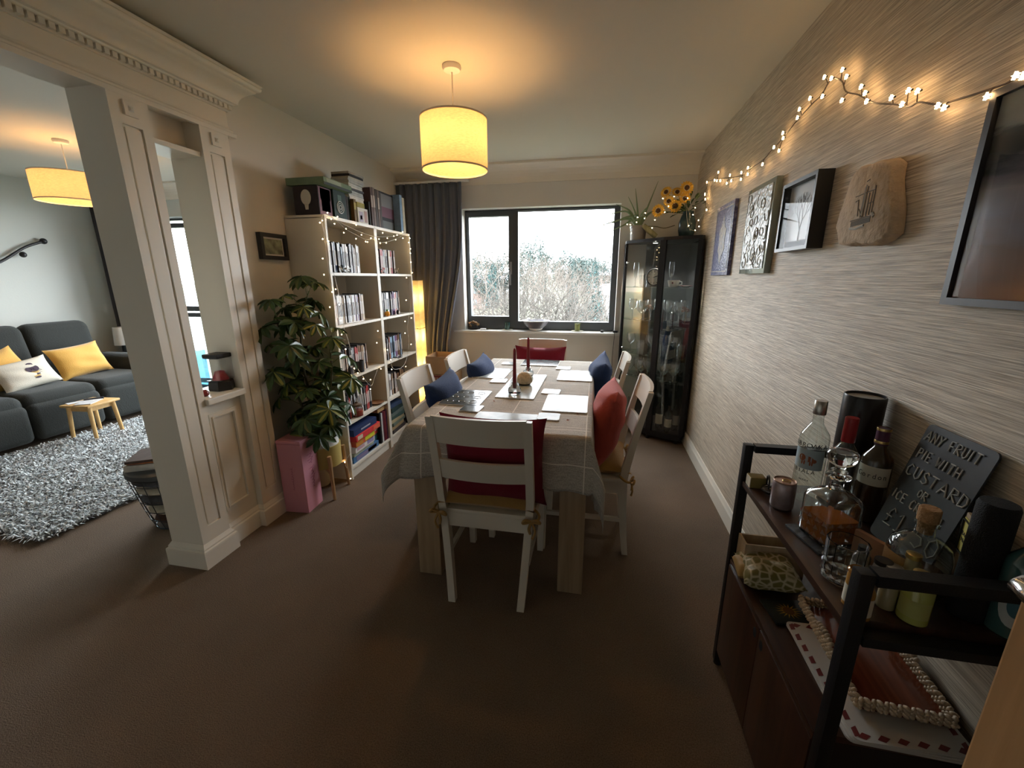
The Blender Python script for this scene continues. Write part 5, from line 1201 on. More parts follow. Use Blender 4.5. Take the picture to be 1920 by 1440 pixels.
for x, y, z, lb in ((.47, 3.83, CS[2], 'second level of the black cabinet, left door'), (.72, 3.60, CS[2], 'second level of the black cabinet, right door')):
    o = thing('dried_flower', 'small cluster of dried rust flowers on the '+lb, 'dried flowers', (x, y, z+.0005))
    mb = MB(); rr = random.Random(int(x*100))
    for k in range(9): mb.sphere((rr.uniform(-.025, .025), rr.uniform(-.02, .02), .10+rr.uniform(-.015, .02)), .011, 8, 6)
    part('flower_heads', mb, mat('rust_petals', (.30, .13, .07), .8), o, 60, kind='stuff'); st2 = MB()
    for k in range(5): st2.tube([(0, 0, 0), (rr.uniform(-.02, .02), rr.uniform(-.02, .02), .10)], .0015, 4)
    part('stalks', st2, mat('dry_stalk', (.20, .14, .07), .8), o)
def bottle(name, label, cat, x, y, z, r, h, body, cap=None, lab=None, neck=.3, sh=.68, rz=0, grp=None, capm=None, liquid=None, sq=False, nr=.32):
    o = thing(name, label, cat, (x, y, z), rz, grp); seg = 28
    prof = [(r*.85, 0), (r, h*.02), (r, h*sh), (r*.92, h*(sh+.04)), (r*nr*1.15, h*(sh+.14)), (r*nr, h*(sh+.18)), (r*nr, h*.93)]
    part('body', MB().lathe(prof, seg=4 if sq else seg), body, o, 40)
    if liquid: part('liquid', MB().lathe([(r*.8, h*.02), (r*.93, h*.035), (r*.93, h*sh*liquid[1]), (.001, h*sh*liquid[1])], seg=seg), liquid[0], o, 40)
    if cap: part('cap', MB().lathe([(r*nr*1.18, h*(1-cap[1])), (r*nr*1.22, h*(1-cap[1])+.002), (r*nr*1.2, h*.995), (r*nr*1.1, h), (.001, h)], seg=20), cap[0], o, 40)
    if lab:
        n = 14; a0, a1 = lab[3], lab[4]
        mb = MB(); mb.rings([[(r*1.012*cos(a0+(a1-a0)*i/n), r*1.012*sin(a0+(a1-a0)*i/n), h*zz) for i in range(n+1)] for zz in (lab[1], lab[2])], False)
        part('label', mb, lab[0], o, 60)
    return o
m_dkb = mat('dark_bottle_glass', (.01, .015, .01), .08)
m_lab = mat('cream_label', (.62, .58, .48), .6)
for x, y, h, lb in ((.60, 3.66, .30, 'with short neck'), (.67, 3.62, .24, 'lowest of the three'), (.735, 3.66, .29, 'nearest the wall')):
    bottle('bottle', 'dark bottle at the bottom of the cabinet, '+lb, 'bottle', x, y, .0905, .033, h, m_dkb, (m_dkb, .16), (m_lab, .2, .5, -pi*.95, -pi*.25), grp='dark bottles at the cabinet bottom')

# ------------------------------------------------------------------ on top of the cabinet
ZT = 1.7155
o = thing('aloe_plant', 'spiky green aloe in a grey pot on top of the black cabinet', 'potted plant', (.335, 3.93, ZT))
part('pot', MB().lathe([(.06, 0), (.062, .004), (.068, .10), (.072, .10), (.072, .118), (.066, .118), (.060, .03)], seg=32, cap1=False), mat('grey_pot', (.30, .27, .25), .5), o, 40)
part('soil', MB().cyl((0, 0, .09), (0, 0, .104), .064, seg=24), mat('potting_soil', (.03, .02, .014), .95), o)
al = MB(); tips = [((-.31, -.02, .20), (-.12, -.01, .24)), ((-.20, .0, .30), (-.09, 0, .25)), ((-.10, .02, .36), (-.04, .01, .24)), ((-.045, .01, .42), (-.02, 0, .26)), ((-.40, -.04, .10), (-.16, -.02, .17)), ((-.28, -.02, .06), (-.12, -.01, .13)), ((.13, -.04, .46), (.06, -.02, .26)), ((.17, -.06, .22), (.09, -.03, .22)), ((-.26, -.10, .12), (-.10, -.05, .19)), ((.05, -.14, .25), (.02, -.07, .22)), ((-.06, -.16, .18), (-.03, -.09, .20))]
for tp_, md in tips: al.tube(smooth_pts([(0, 0, .10), (md[0]*.4, md[1]*.4, .17), md, tp_], 5), [.019-.0172*(i/15) for i in range(16)], 6)
part('leaves', al, mat('aloe_green', (.22, .30, .17), .45), o, 60)
o = thing('wood_log', 'pale green leaning log ornament between the aloe and the vase', 'ornament', (.415, 3.84, ZT)); part('log', MB().tube([(.06, .0, .020), (.0, .0, .07), (-.05, .0, .115)], [.022, .023, .018], 10), wood('driftwood', (.20, .20, .10), (.34, .32, .18), .7), o, 50)
part('twig', MB().tube(smooth_pts([(-.02, 0, .105), (.05, -.01, .10), (.12, -.02, .085), (.20, -.01, .105)]), .0035, 6), m_bark, o)
o = thing('blue_vase', 'dark blue green glazed vase holding sunflowers on the black cabinet', 'vase', (.705, 3.80, ZT))
part('body', MB().lathe([(.040, 0), (.055, .01), (.066, .06), (.066, .12), (.052, .165), (.040, .19), (.044, .205), (.038, .205), (.034, .19)], seg=36, cap1=False), mat('blue_green_glaze', (.03, .055, .065), .2, noise=(16, .4, I3)), o, 50)
m_pet = mat('sunflower_petal', (.90, .52, .07), .6, noise=(40, .25, I3)); m_cen = mat('sunflower_centre', (.10, .045, .015), .9, bump=(200, .8, I3)); m_fl = mat('sunflower_leaf', (.05, .09, .03), .7); m_stalk = mat('green_stalk', (.09, .14, .04), .6)
def sunflower(c, n, r_, label):
    o = thing('sunflower', label, 'flower', c, group='sunflowers in the blue vase'); n = Vector(n).normalized(); q = n.to_track_quat('Z', 'Y').to_matrix()
    pt = MB()
    for lay in (0, 1):
        for k in range(15):
            a = 2*pi*k/15+lay*.2; L = r_*(1 if lay == 0 else .85); u = Vector((cos(a), sin(a), 0)); s = Vector((-sin(a), cos(a), 0))
            P = [u*r_*.35, u*r_*.62+s*r_*.13+Vector((0, 0, .004+lay*.004)), u*L+Vector((0, 0, -.004+lay*.008)), u*r_*.62-s*r_*.13+Vector((0, 0, .004+lay*.004))]
            pt.add([q@p for p in P], [(0, 1, 2, 3)])
    part('petals', pt, m_pet, o, False); mb = MB().lathe([(r_*.31, -.002), (r_*.31, .006), (r_*.22, .010), (.001, .011)], seg=18); mb.v = [tuple(q@Vector(v)) for v in mb.v]; part('seed_head', mb, m_cen, o, 60)
    base = Vector((.705, 3.80, ZT+.19))-Vector(c); part('stalk', MB().tube(smooth_pts([Vector((0, 0, 0))-n*.004, base*.45-n*.02, base]), .003, 6), m_stalk, o)
S = [((1234, 395), 3.74, (-.5, -1, .1), .052, 'lowest sunflower, leftmost of the bunch'), ((1266, 386), 3.72, (-.2, -1, .1), .052, 'sunflower at the front middle of the bunch'), ((1249, 360), 3.78, (-.5, -.8, .4), .048, 'upper left sunflower of the bunch'),
     ((1288, 352), 3.76, (.1, -1, .2), .054, 'highest sunflower of the bunch'), ((1270, 360), 3.80, (0, -.9, .6), .048, 'upper middle sunflower of the bunch'), ((1254, 377), 3.75, (-.5, -1, 0), .044, 'small sunflower in the middle of the bunch'), ((1284, 372), 3.74, (0, -1, .3), .044, 'right middle sunflower above the vase rim')]
for (u, v), yy, n, r_, lb in S: sunflower(ony(u, v, yy), n, r_*1.12, lb)
o = thing('foliage_spray', 'dark green foliage around the sunflower stems in the vase', 'foliage', (.705, 3.80, ZT+.19)); fm = MB(); rr = random.Random(6)
for k in range(60):
    a = rr.uniform(0, 2*pi); d = Vector((cos(a)*.9-.5, sin(a)*.6-.3, rr.uniform(-.1, .8))); b0 = Vector((0, 0, .015))+d.normalized()*rr.uniform(.03, .12)
    leaflet(fm, b0, d, Vector((0, 0, 1)), .06, .022, False)
part('leaves', fm, m_fl, o, False)
# lights along the cabinet top (same string runs down behind)
def ck(x, y, Y=3.70): return ony(1120+x/5.14, 320+y/5.14, Y)
kb = [ck(*q) for q in ((1058, 115), (1038, 218), (1040, 268), (1055, 382), (943, 358), (922, 425), (975, 478), (980, 538), (942, 575), (880, 530), (555, 475), (462, 408), (455, 460), (388, 450), (378, 498), (318, 520), (287, 517), (528, 552), (328, 602), (632, 268), (740, 250), (685, 343), (650, 400), (870, 265))]
kp = [ck(*q) for q in ((1058, 115), (1045, 250), (1050, 380), (975, 480), (940, 575), (880, 540), (860, 400), (870, 270), (740, 250), (640, 275), (685, 343), (650, 400), (555, 475), (528, 552), (460, 440), (388, 455), (318, 520), (290, 520), (328, 602))]
light_string('warm fairy lights trailing over the sunflowers and cabinet top', [kp], kb, m_wire, .001)

# ------------------------------------------------------------------ window sill
ZS = .8875
o = thing('wicker_ornament', 'small bundle of curled brown dried pods at the left of the window sill', 'ornament', (-1.235, 4.145, ZS))
mb = MB(); rr = random.Random(12)
for k in range(22):
    a, b = rr.uniform(0, 6.28), rr.uniform(.1, 1.4); c = Vector((.06*cos(a)*cos(b), .035*sin(a)*cos(b), .032+.045*sin(b))); q = rr.uniform(.009, .014)
    e1 = Vector((rr.uniform(-1, 1), rr.uniform(-1, 1), rr.uniform(-1, 1))).normalized(); e2 = e1.cross(Vector((.3, .5, .8))).normalized()
    mb.tube([c+e1*q*cos(t*pi/6)+e2*q*sin(t*pi/6) for t in range(13)], .0038, 5)
part('curls', mb, mat('brown_pods', (.30, .17, .07), .7, noise=(50, .6, I3)), o, 60, kind='stuff'); part('base', MB().lathe([(.03, 0), (.045, .01), (.042, .03)], seg=16, sx=1.3), m_dark, o, 50)
for x, cc, lb in ((-.875, (.02, .07, .06), 'dark green glass tea light holder left of the bowl on the sill'), (-.165, (.16, .18, .05), 'olive green glass tea light holder right of the bowl on the sill')):
    o = thing('tealight_holder', lb, 'candle holder', (x, 4.15, ZS+.0085))
    part('cup', MB().lathe([(.024, 0), (.026, .003), (.028, .07), (.025, .07), (.023, .006), (.001, .005)], seg=24, cap1=False), mat(lb[:10]+'glaze', cc, .15, coat=.4), o, 40)
    part('candle', MB().cyl((0, 0, .006), (0, 0, .035), .02, seg=18), m_white, o)
    o2 = thing('saucer', 'pale saucer under the '+('dark' if x < -.5 else 'olive')+' green holder on the sill', 'saucer', (x, 4.15, ZS), group='saucers on the window sill'); part('dish', MB().lathe([(.03, 0), (.034, .001), (.060, .006), (.058, .008), (.001, .0035)], seg=28, cap1=False), m_lab, o2, 40)
o = thing('bowl', 'wide grey and white footed bowl in the middle of the window sill', 'bowl', (-.582, 4.15, ZS))
part('bowl', MB().lathe([(.045, 0), (.045, .012), (.06, .016), (.11, .055), (.138, .10), (.133, .10), (.10, .055), (.04, .022), (.001, .02)], seg=44, cap1=False), mat('grey_band_glaze', (.16, .15, .17), .2, coat=.5), o, 50)
part('foot', MB().lathe([(.046, -.0), (.047, .012), (.063, .018), (.080, .034), (.0805, .034), (.060, .012)], seg=36, cap1=False), m_white, o, 50)
part('rim', MB().tube([(.1365*cos(k*pi/20), .1365*sin(k*pi/20), .101) for k in range(41)], .003, 6), m_white, o, 60)
o = thing('plug_adapter', 'small white plug adapter lying on the sill', 'adapter', (-1.12, 4.12, ZS)); part('body', MB().b2((-.03, -.012, 0), (.03, .012, .016), bev=.004), m_white, o); part('pins', MB().b2((.03, -.006, .005), (.055, .006, .010)), m_dark, o, False)
o = thing('power_cable', 'thin dark cable with plug running off the right end of the window sill', 'cable', (.10, 4.11, ZS)); part('plug', MB().b2((-.04, -.012, 0), (-.01, .012, .022), bev=.005), m_dark, o); part('wire', MB().tube(smooth_pts([(-.01, 0, .008), (.03, -.01, .004), (.07, -.03, .006), (.09, -.052, .0), (.088, -.050, -.10), (.082, -.046, -.25), (.09, -.045, -.42)]), .0025, 6), m_dark, o); part('switch', MB().b2((.075, -.05, .005), (.12, -.02, .025), bev=.005), m_dark, o)
# ================================================================== DRINKS CART
m_steel = mat('black_powder_coat', (.007, .007, .008), .4, bump=(300, .1, I3))
m_mango = wood('dark_mango_wood', (.024, .012, .008), (.075, .032, .018), .35, 1.0, 1, coat=.2)
m_mangov = wood('dark_mango_wood_upright', (.022, .010, .007), (.078, .031, .017), .38, .8, 2, coat=.2)
KX0, KX1, KY0, KY1 = .494, .798, .750, 1.385
kc = ((KX0+KX1)/2, (KY0+KY1)/2)
o = thing('drinks_cart', 'dark wood and black steel drinks cabinet with open top shelf against the right wall', 'drinks cabinet', (*kc, 0))
hx, hy = (KX1-KX0)/2, (KY1-KY0)/2; q_ = .013
for sx in (-1, 1):
    for sy in (-1, 1): part('leg', MB().b2((sx*hx-q_*(1+sx), sy*hy-q_*(1+sy), .012), (sx*hx+q_*(1-sx), sy*hy+q_*(1-sy), .878), bev=.002), m_steel, o); part('foot', MB().cyl((sx*(hx-.015), sy*(hy-.015), 0), (sx*(hx-.015), sy*(hy-.015), .014), .014, seg=12), m_dark, o)
for sy in (-1, 1):
    y0_, y1_ = sorted((sy*hy, sy*(hy-.03)))
    part('end_bar', MB().b2((-hx+.03, y0_, .855), (hx-.03, y1_, .878)), m_steel, o, False)
    part('end_bar', MB().b2((-hx+.03, y0_, .722), (hx-.03, y1_, .742)), m_steel, o, False)
part('top_shelf', MB().b2((-hx+.004, -hy+.031, .738), (hx-.004, hy-.031, .757), bev=.002), m_mango, o)
part('cabinet_top', MB().b2((-hx+.002, -hy+.031, .443), (hx-.002, hy-.031, .461), bev=.002), m_mango, o)
part('cabinet_body', MB().b2((-hx+.018, -hy+.031, .07), (hx-.004, hy-.031, .443)), mat('cart_inner', (.02, .012, .01), .5), o, False)
for a, b, s in ((-hy+.032, .003, 1), (.006, hy-.032, -1)):
    d = part('door', MB().b2((-hx, a, .072), (-hx+.017, b, .441), bev=.0015), m_mangov, o)
    yy = (b-.022) if s > 0 else (a+.022)
    part('finger_hole', MB().lathe([(.015, -.0012), (.015, 0), (.001, 0)], seg=20, sx=1.0, sy=1.0).__class__().add([(-hx-.0006, yy+.011*cos(k*pi/10), .408+.016*sin(k*pi/10)) for k in range(20)], [tuple(range(20))]), mat('dark_hole', (.003, .003, .003), .9), d, False)
K = .7575
m_amber = mat('whisky', (.55, .16, .02), .0, trans=1.0, ior=1.36)
m_crystal = glass('cut_crystal', (.93, .94, .94), .45, .04, 1.1)
m_thinb = glass('bottle_glass', (.90, .94, .92), .30)
m_silver = mat('brushed_silver', (.45, .43, .40), .3, 1.0)
m_gold = mat('brass_cap', (.62, .46, .18), .3, 1.0)
m_ink = mat('black_ink', (.02, .02, .02), .5)
def disc_on(mb_, r_, ha, cz, rz_, a0=None):
    a0 = VA if a0 is None else a0
    rs = [[(r_*cos(a0+q*ha*cos(2*pi*k/24)), r_*sin(a0+q*ha*cos(2*pi*k/24)), cz+q*rz_*sin(2*pi*k/24)) for k in range(24)] for q in (1, .66, .33, .02)]
    mb_.rings(rs, True, False, True)
# vodka
def wrap_text(s, size, r, z, ang, m, par, wide=1.0):
    """letters set around a cylinder of radius r, centred on angle ang (towards the viewer)"""
    n = len(s); st = size*.70*wide/r
    for k, ch in enumerate(s):
        if ch == ' ': continue
        a = ang+(k-(n-1)/2)*st
        text('letter', ch, size, m, par, (r*cos(a), r*sin(a), z), Euler((pi/2, 0, a+pi/2)), .0002, sx=wide)
VA = pi*1.28     # direction from the cart back to the camera
o = bottle('spirit_bottle', 'clear spirit bottle with blue oval bison label and silver cap on the cart', 'bottle', .640, 1.268, K, .0365, .305, m_thinb, (m_silver, .13), None, sh=.64, nr=.36)
mb = MB(); n = 16; ang = [VA-1.15+2.3*i/n for i in range(n+1)]
mb.rings([[(.0369*cos(a), .0369*sin(a), zz) for a in ang] for zz in (.105, .112, .118, .152, .158, .165)], False); part('blue_label', mb, mat('pale_blue_label', (.38, .47, .52), .5), o, 60)
bz = MB(); bz.sphere((0, 0, 0), 1, 14, 8); aa = VA
def onlabel(mb_, cx, cz, rx, rz_, r_=.0372, n_=14):
    mb_.add([(r_*cos(aa+(cx+rx*cos(2*pi*k/n_))/r_), r_*sin(aa+(cx+rx*cos(2*pi*k/n_))/r_), cz+rz_*sin(2*pi*k/n_)) for k in range(n_)], [tuple(range(n_))])
bz = MB(); onlabel(bz, .0, .137, .016, .009); onlabel(bz, -.013, .139, .009, .010); onlabel(bz, .017, .133, .006, .006)
for cx in (-.012, -.006, .008, .013): onlabel(bz, cx, .125, .0022, .007)
part('bison_print', bz, mat('rust_print', (.30, .09, .04), .6), o, False)
wrap_text('UBROWKA', .019, .0372, .177, VA, m_ink, o, 1.0); wrap_text('BIALA', .016, .0372, .098, VA-.1, m_ink, o, 1.0); wrap_text('WODKA', .007, .0372, .072, VA, m_ink, o, 1.0)
# red capped bottle
o = bottle('spirit_bottle', 'clear spirit bottle with tall red cap behind the decanter', 'bottle', .683, 1.195, K, .034, .282, m_thinb, (mat('red_foil', (.30, .015, .02), .35), .24), None, sh=.60, nr=.38)
bottle('whisky_bottle', 'brown spirit bottle with cream script label and purple gold neck band', 'bottle', .752, 1.180, K, .034, .262, mat('smoked_glass', (.05, .03, .015), .1, coat=.5), (mat('plum_foil', (.08, .025, .06), .4), .17), (m_lab, .42, .62, VA-1.2, VA+1.2), sh=.66, nr=.36)
ob = bpy.data.objects['whisky_bottle']; wrap_text('Gordon', .020, .0347, .137, VA, m_ink, ob, .8)
g = MB(); 
for z in (.222, .256): g.lathe([(.0153, z), (.0156, z+.006), (.0153, z+.007)], seg=20, cap0=False, cap1=False)
part('gold_band', g, m_gold, ob, 40)
o = thing('gift_tube', 'tall black cylindrical bottle tube with pale recessed lid', 'gift tube', (.757, 1.290, K)); part('tube', MB().lathe([(.047, 0), (.049, .003), (.049, .318), (.0475, .322), (.045, .322), (.0445, .314)], seg=40, cap1=False), mat('black_card_tube', (.008, .006, .007), .3), o, 40); part('lid', MB().cyl((0, 0, .308), (0, 0, .3145), .0443, seg=36), mat('grey_lid', (.34, .34, .33), .5), o, 40)
o = thing('drink_can', 'small pinkish metal drinks can at the front of the cart', 'can', (.552, 1.20, K)); part('can', MB().lathe([(.024, 0), (.028, .004), (.0295, .008), (.0295, .074), (.027, .080)], seg=32), mat('pink_grey_can', (.34, .27, .28), .35, .5, noise=(30, .3, I3)), o, 40)
part('rim', MB().lathe([(.027, .080), (.0285, .083), (.0275, .085), (.0255, .081), (.001, .080)], seg=32), mat('copper_lid', (.55, .36, .28), .3, .9), o, 40); part('ring_pull', MB().tube([(.010*cos(k*pi/8)+.004, .008*sin(k*pi/8), .0825) for k in range(17)], .0016, 5), m_gold, o)
o = thing('napkin_ring', 'dark curved metal ring ornament behind the can', 'ring', (.545, 1.285, K)); part('ring', MB().tube([(.006*cos(k*pi/12), .024*cos(k*pi/12), .0285+.024*sin(k*pi/12)) for k in range(25)], .003, 6), m_dark, o, 60); part('base', MB().sphere((0.004, -.01, .014), .026, 16, 8, sz=.5), mat('dark_pewter', (.10, .09, .09), .2, .8), o, 60)
o = thing('wood_block', 'small mustard and brown block at the far left corner of the cart', 'block', (.525, 1.320, K)); part('block', MB().b2((-.022, -.018, 0), (.022, .018, .036), bev=.002), mat('mustard_block', (.26, .20, .06), .6), o); part('end_face', MB().b2((-.0235, -.017, .001), (-.0215, .017, .034)), m_lab, o, False)
# decanter
o = thing('slate_coaster', 'square dark slate coaster under the whisky decanter', 'coaster', (.596, 1.050, K), R(12)); part('slate', MB().b2((-.062, -.062, 0), (.062, .062, .006), bev=.001), mat('slate', (.035, .038, .04), .6, bump=(50, .5, I3)), o)
o = thing('decanter', 'square cut crystal whisky decanter with round stopper on a slate coaster', 'decanter', (.596, 1.050, K+.0063), R(15))
def sq(a, z, rr_=.2, n=5):
    p = []
    for cx, cy, a0 in ((1, 1, 0), (-1, 1, pi/2), (-1, -1, pi), (1, -1, 1.5*pi)):
        for k in range(n): p.append((cx*a*(1-rr_)+a*rr_*cos(a0+pi/2*k/(n-1)), cy*a*(1-rr_)+a*rr_*sin(a0+pi/2*k/(n-1)), z))
    return p
mb = MB(); mb.rings([sq(.036, 0), sq(.043, .004), sq(.045, .02), sq(.045, .105), sq(.042, .118, .35), sq(.030, .130, .6), sq(.017, .137, 1), sq(.0145, .145, 1), sq(.0145, .162, 1), sq(.026, .168, 1), sq(.027, .172, 1), sq(.012, .176, 1), sq(.010, .160, 1), sq(.010, .145, 1), sq(.026, .126, .6), sq(.038, .114, .35), sq(.0412, .102), sq(.0412, .010), sq(.037, .0065)], True, True, True)
part('crystal_body', mb, m_clear, o, 30)
cut = MB()
for f in range(4):
    M_ = Matrix.Rotation(f*pi/2, 4, 'Z')
    for i in range(4):
        for j in range(3):
            y, z, h_ = -.033+i*.022, .016+j*.021, .0105
            cut.add([M_@Vector((.0450, y-h_, z)), M_@Vector((.0450, y, z+h_)), M_@Vector((.0450, y+h_, z)), M_@Vector((.0450, y, z-h_)), M_@Vector((.0495, y, z))], [(0, 1, 4), (1, 2, 4), (2, 3, 4), (3, 0, 4)])
part('diamond_cuts', cut, m_crystal, o, False, kind='stuff')
mb = MB(); mb.rings([sq(.036, .007), sq(.0405, .010), sq(.0405, .066)]); part('whisky', mb, mat('whisky_amber', (.50, .145, .02), .12, trans=.3, ior=1.2), o, 30)
part('stopper', MB().lathe([(.010, .165), (.012, .176), (.018, .184), (.010, .190), (.012, .196), (.026, .206), (.031, .216), (.031, .228), (.027, .234), (.001, .236)], seg=20), m_clear, o, 30)
o = thing('crystal_tumbler', 'cut crystal whisky tumbler in front of the decanter', 'tumbler', (.556, .900, K))
part('glass', MB().lathe([(.033, 0), (.036, .004), (.0385, .094), (.0355, .094), (.0335, .018), (.001, .014)], seg=12, cap1=False), m_clear, o, 25)
cut = MB()
for i in range(12):
    for j in range(3):
        a = i*pi/6+(j % 2)*pi/12; r_ = .0368+.0008*j; z = .014+j*.016; h_ = .008
        P = lambda da, dz, rr_=0: ((r_+rr_)*cos(a+da), (r_+rr_)*sin(a+da), z+dz)
        cut.add([P(-.25, 0), P(0, h_), P(.25, 0), P(0, -h_), P(0, 0, .003)], [(0, 1, 4), (1, 2, 4), (2, 3, 4), (3, 0, 4)])
part('diamond_cuts', cut, m_crystal, o, False, kind='stuff')
# miniatures
m_amb = mat('amber_glass', (.40, .20, .05), .08, coat=.6); m_blk = m_dark; m_lime = mat('lime_liqueur', (.42, .45, .12), .25, coat=.5); m_straw = mat('straw_liqueur', (.36, .33, .20), .25, coat=.5)
def mini(label, u, v, x, r, body, capm, lab=None, z0=K, hcap=.10, sh=.66, nr=.5, h=None):
    p = onx(u, v, x); hh = h or (p.z-z0)
    return bottle('miniature_bottle', label, 'miniature bottle', x, p.y, z0, r, hh, body, (capm, hcap), lab, sh=sh, nr=nr, grp='miniature bottles on the cart')
mini('tiny amber bottle with pale wrap label, leftmost of the miniatures', 1610, 1072, .535, .0165, m_amb, m_amb, (m_lab, .12, .62, VA-1.6, VA+1.6), sh=.9, nr=.9, hcap=.02)
mini('amber miniature with black cap and cream label in front of the tumbler', 1632, 1075, .5345, .0155, m_amb, m_blk, (m_lab, .10, .50, VA-1.5, VA+1.5), hcap=.14, sh=.6)
mini('miniature with black cap partly hidden behind the tumbler', 1621, 1024, .60, .016, mat('grey_glass', (.22, .19, .16), .1, coat=.5), m_blk, (m_lab, .15, .5, VA-1.5, VA+1.5), hcap=.16)
mini('small clear jar with black lid left of the silver capped miniatures', 1658, 1050, .612, .017, mat('brown_clear', (.25, .19, .15), .1, coat=.5), m_blk, None, hcap=.14, sh=.7, nr=.75)
mini('miniature with tarnished silver cap, the farther of two', 1678, 1062, .622, .015, m_straw, m_silver, None, nr=.8, sh=.75)
mini('miniature with bright silver cap, the nearer of two', 1672, 1082, .598, .015, m_straw, mat('pale_silver', (.7, .7, .68), .3, .8), None, nr=.8, sh=.75)
mini('slender pale miniature with gold cap between flask and lime bottle', 1715, 1038, .655, .0175, m_straw, m_gold, None, nr=.6, sh=.5)
mini('yellow green liqueur miniature with gold cap behind the near end bar', 1732, 1074, .628, .0235, m_lime, m_gold, (mat('lime_label', (.40, .42, .13), .5), .15, .5, VA-1.2, VA+1.2), nr=.5, sh=.66)
# flask
o = thing('apothecary_bottle', 'round clear bottle with cork stopper and tan label on the cart', 'bottle', (.690, .905, K))
part('body', MB().lathe([(.044, 0), (.050, .004), (.052, .015), (.052, .085), (.046, .105), (.030, .120), (.017, .127), (.0155, .145), (.020, .149), (.020, .153), (.0145, .155)], seg=36, cap1=False), m_thinb, o, 40)
part('spirit', MB().lathe([(.045, .004), (.049, .012), (.049, .042), (.001, .042)], seg=32), mat('pale_brown_spirit', (.16, .10, .06), .1, trans=.6), o, 40)
part('cork', MB().lathe([(.0125, .13), (.0145, .155), (.0175, .157), (.018, .183), (.016, .186), (.001, .186)], seg=24), mat('cork', (.42, .24, .11), .85, bump=(200, .6, I3)), o, 40)
mb = MB(); ang = [VA-1.2+.0*0+1.7*i/14 for i in range(15)]; mb.rings([[(.0528*cos(a-.35), .0528*sin(a-.35), z) for a in ang] for z in (.014, .082)], False); part('label', mb, mat('tan_label', (.42, .27, .12), .6, noise=(30, .15, I3)), o, 60)
# black speaker tube, gin bottle, yellow box, brown card
o = thing('speaker', 'tall black fabric cylinder speaker at the near end of the cart', 'speaker', (.742, .838, K)); part('body', MB().lathe([(.027, 0), (.0285, .004), (.0285, .235), (.026, .242), (.001, .243)], seg=40), mat('black_mesh_fabric', (.006, .006, .007), .8, bump=(500, .5, I3)), o, 40)
o = bottle('gin_bottle', 'pale teal bottle with round blue and white label at the near end of the cart', 'bottle', .751, .772-.013, K, .031, .23, mat('teal_glass', (.05, .12, .12), .08, coat=.6), (m_silver, .1), None, sh=.62, nr=.34)
o.location = (.780, .800, K)
lb = MB(); aa = VA; 
disc_on(lb, .0316, .75, .075, .048); part('round_label', lb, mat('white_blue_label', (.50, .55, .55), .5), o, False)
lb = MB(); disc_on(lb, .0322, .38, .073, .024); part('blue_roundel', lb, mat('roundel_blue', (.05, .15, .20), .5), o, False)
wrap_text('MARAK', .011, .0323, .106, VA, m_ink, o, .85)
o = thing('packet', 'tall brown card packet with yellow label behind the cork bottle', 'packet', (.772, .898, K), R(-20), rot=None); part('packet', MB().b2((-.012, -.024, 0), (.012, .024, .175), bev=.002), mat('brown_card', (.34, .24, .15), .7), o)
part('yellow_label', MB().b2((-.0135, -.021, .09), (-.0118, .021, .165)), mat('yellow_label', (.58, .50, .13), .6), o, False); part('label_border', frame_x(MB(), -.0142, -.019, .019, .093, .162, .0012, .0008), m_ink, o, False)
tx = text('label_text', 'BACK\nNo.6', .013, m_ink, o, (-.0139, 0, .125), Euler((pi/2, 0, -pi/2)), .0002)
o = thing('card_packet', 'orange brown card lying against the slate board behind the tumbler', 'packet', (.648, .975, K), R(25)); part('card', MB().b2((-.006, -.035, 0), (.006, .035, .065), bev=.001), mat('orange_brown_card', (.42, .21, .11), .7), o)
# chalk board
o = thing('chalkboard', 'slate chalkboard lettered with a pie and custard price leaning on the wall', 'chalkboard', (.728, 1.022, K+.001))
M_ = Matrix(((0, .235, -.972), (-1, 0, 0), (0, .972, .235))).to_4x4()   # x-> -y, y-> up the board, z-> out towards the room
sl = MB(); sl.T = M_; sl.prism([(x_, y_+.155) for x_, y_ in rrect(.185, .31, .012)], -.0045, 0); part('slate', sl, mat('blackboard', (.025, .028, .031), .6, noise=(9, .35, I3)), o, False)
ck_ = MB(); ck_.T = M_
lines = [('ANY FRUIT', -.083, .270, .024, .90), ('PIE WITH', -.078, .226, .023, .92), ('CUSTARD', -.083, .178, .028, 1.08), ('OR', -.022, .146, .019, 1.0), ('ICE CREAM', -.083, .112, .023, .92), ('£1.50', -.070, .045, .046, 1.05)]
for s_, x_, y_, h_, wd_ in lines: chalk(ck_, s_, x_, y_, h_, .0016, .0012, .30, wd_*.9)
part('chalk_lettering', ck_, mat('chalk', (.50, .50, .47), .95), o, kind='stuff')
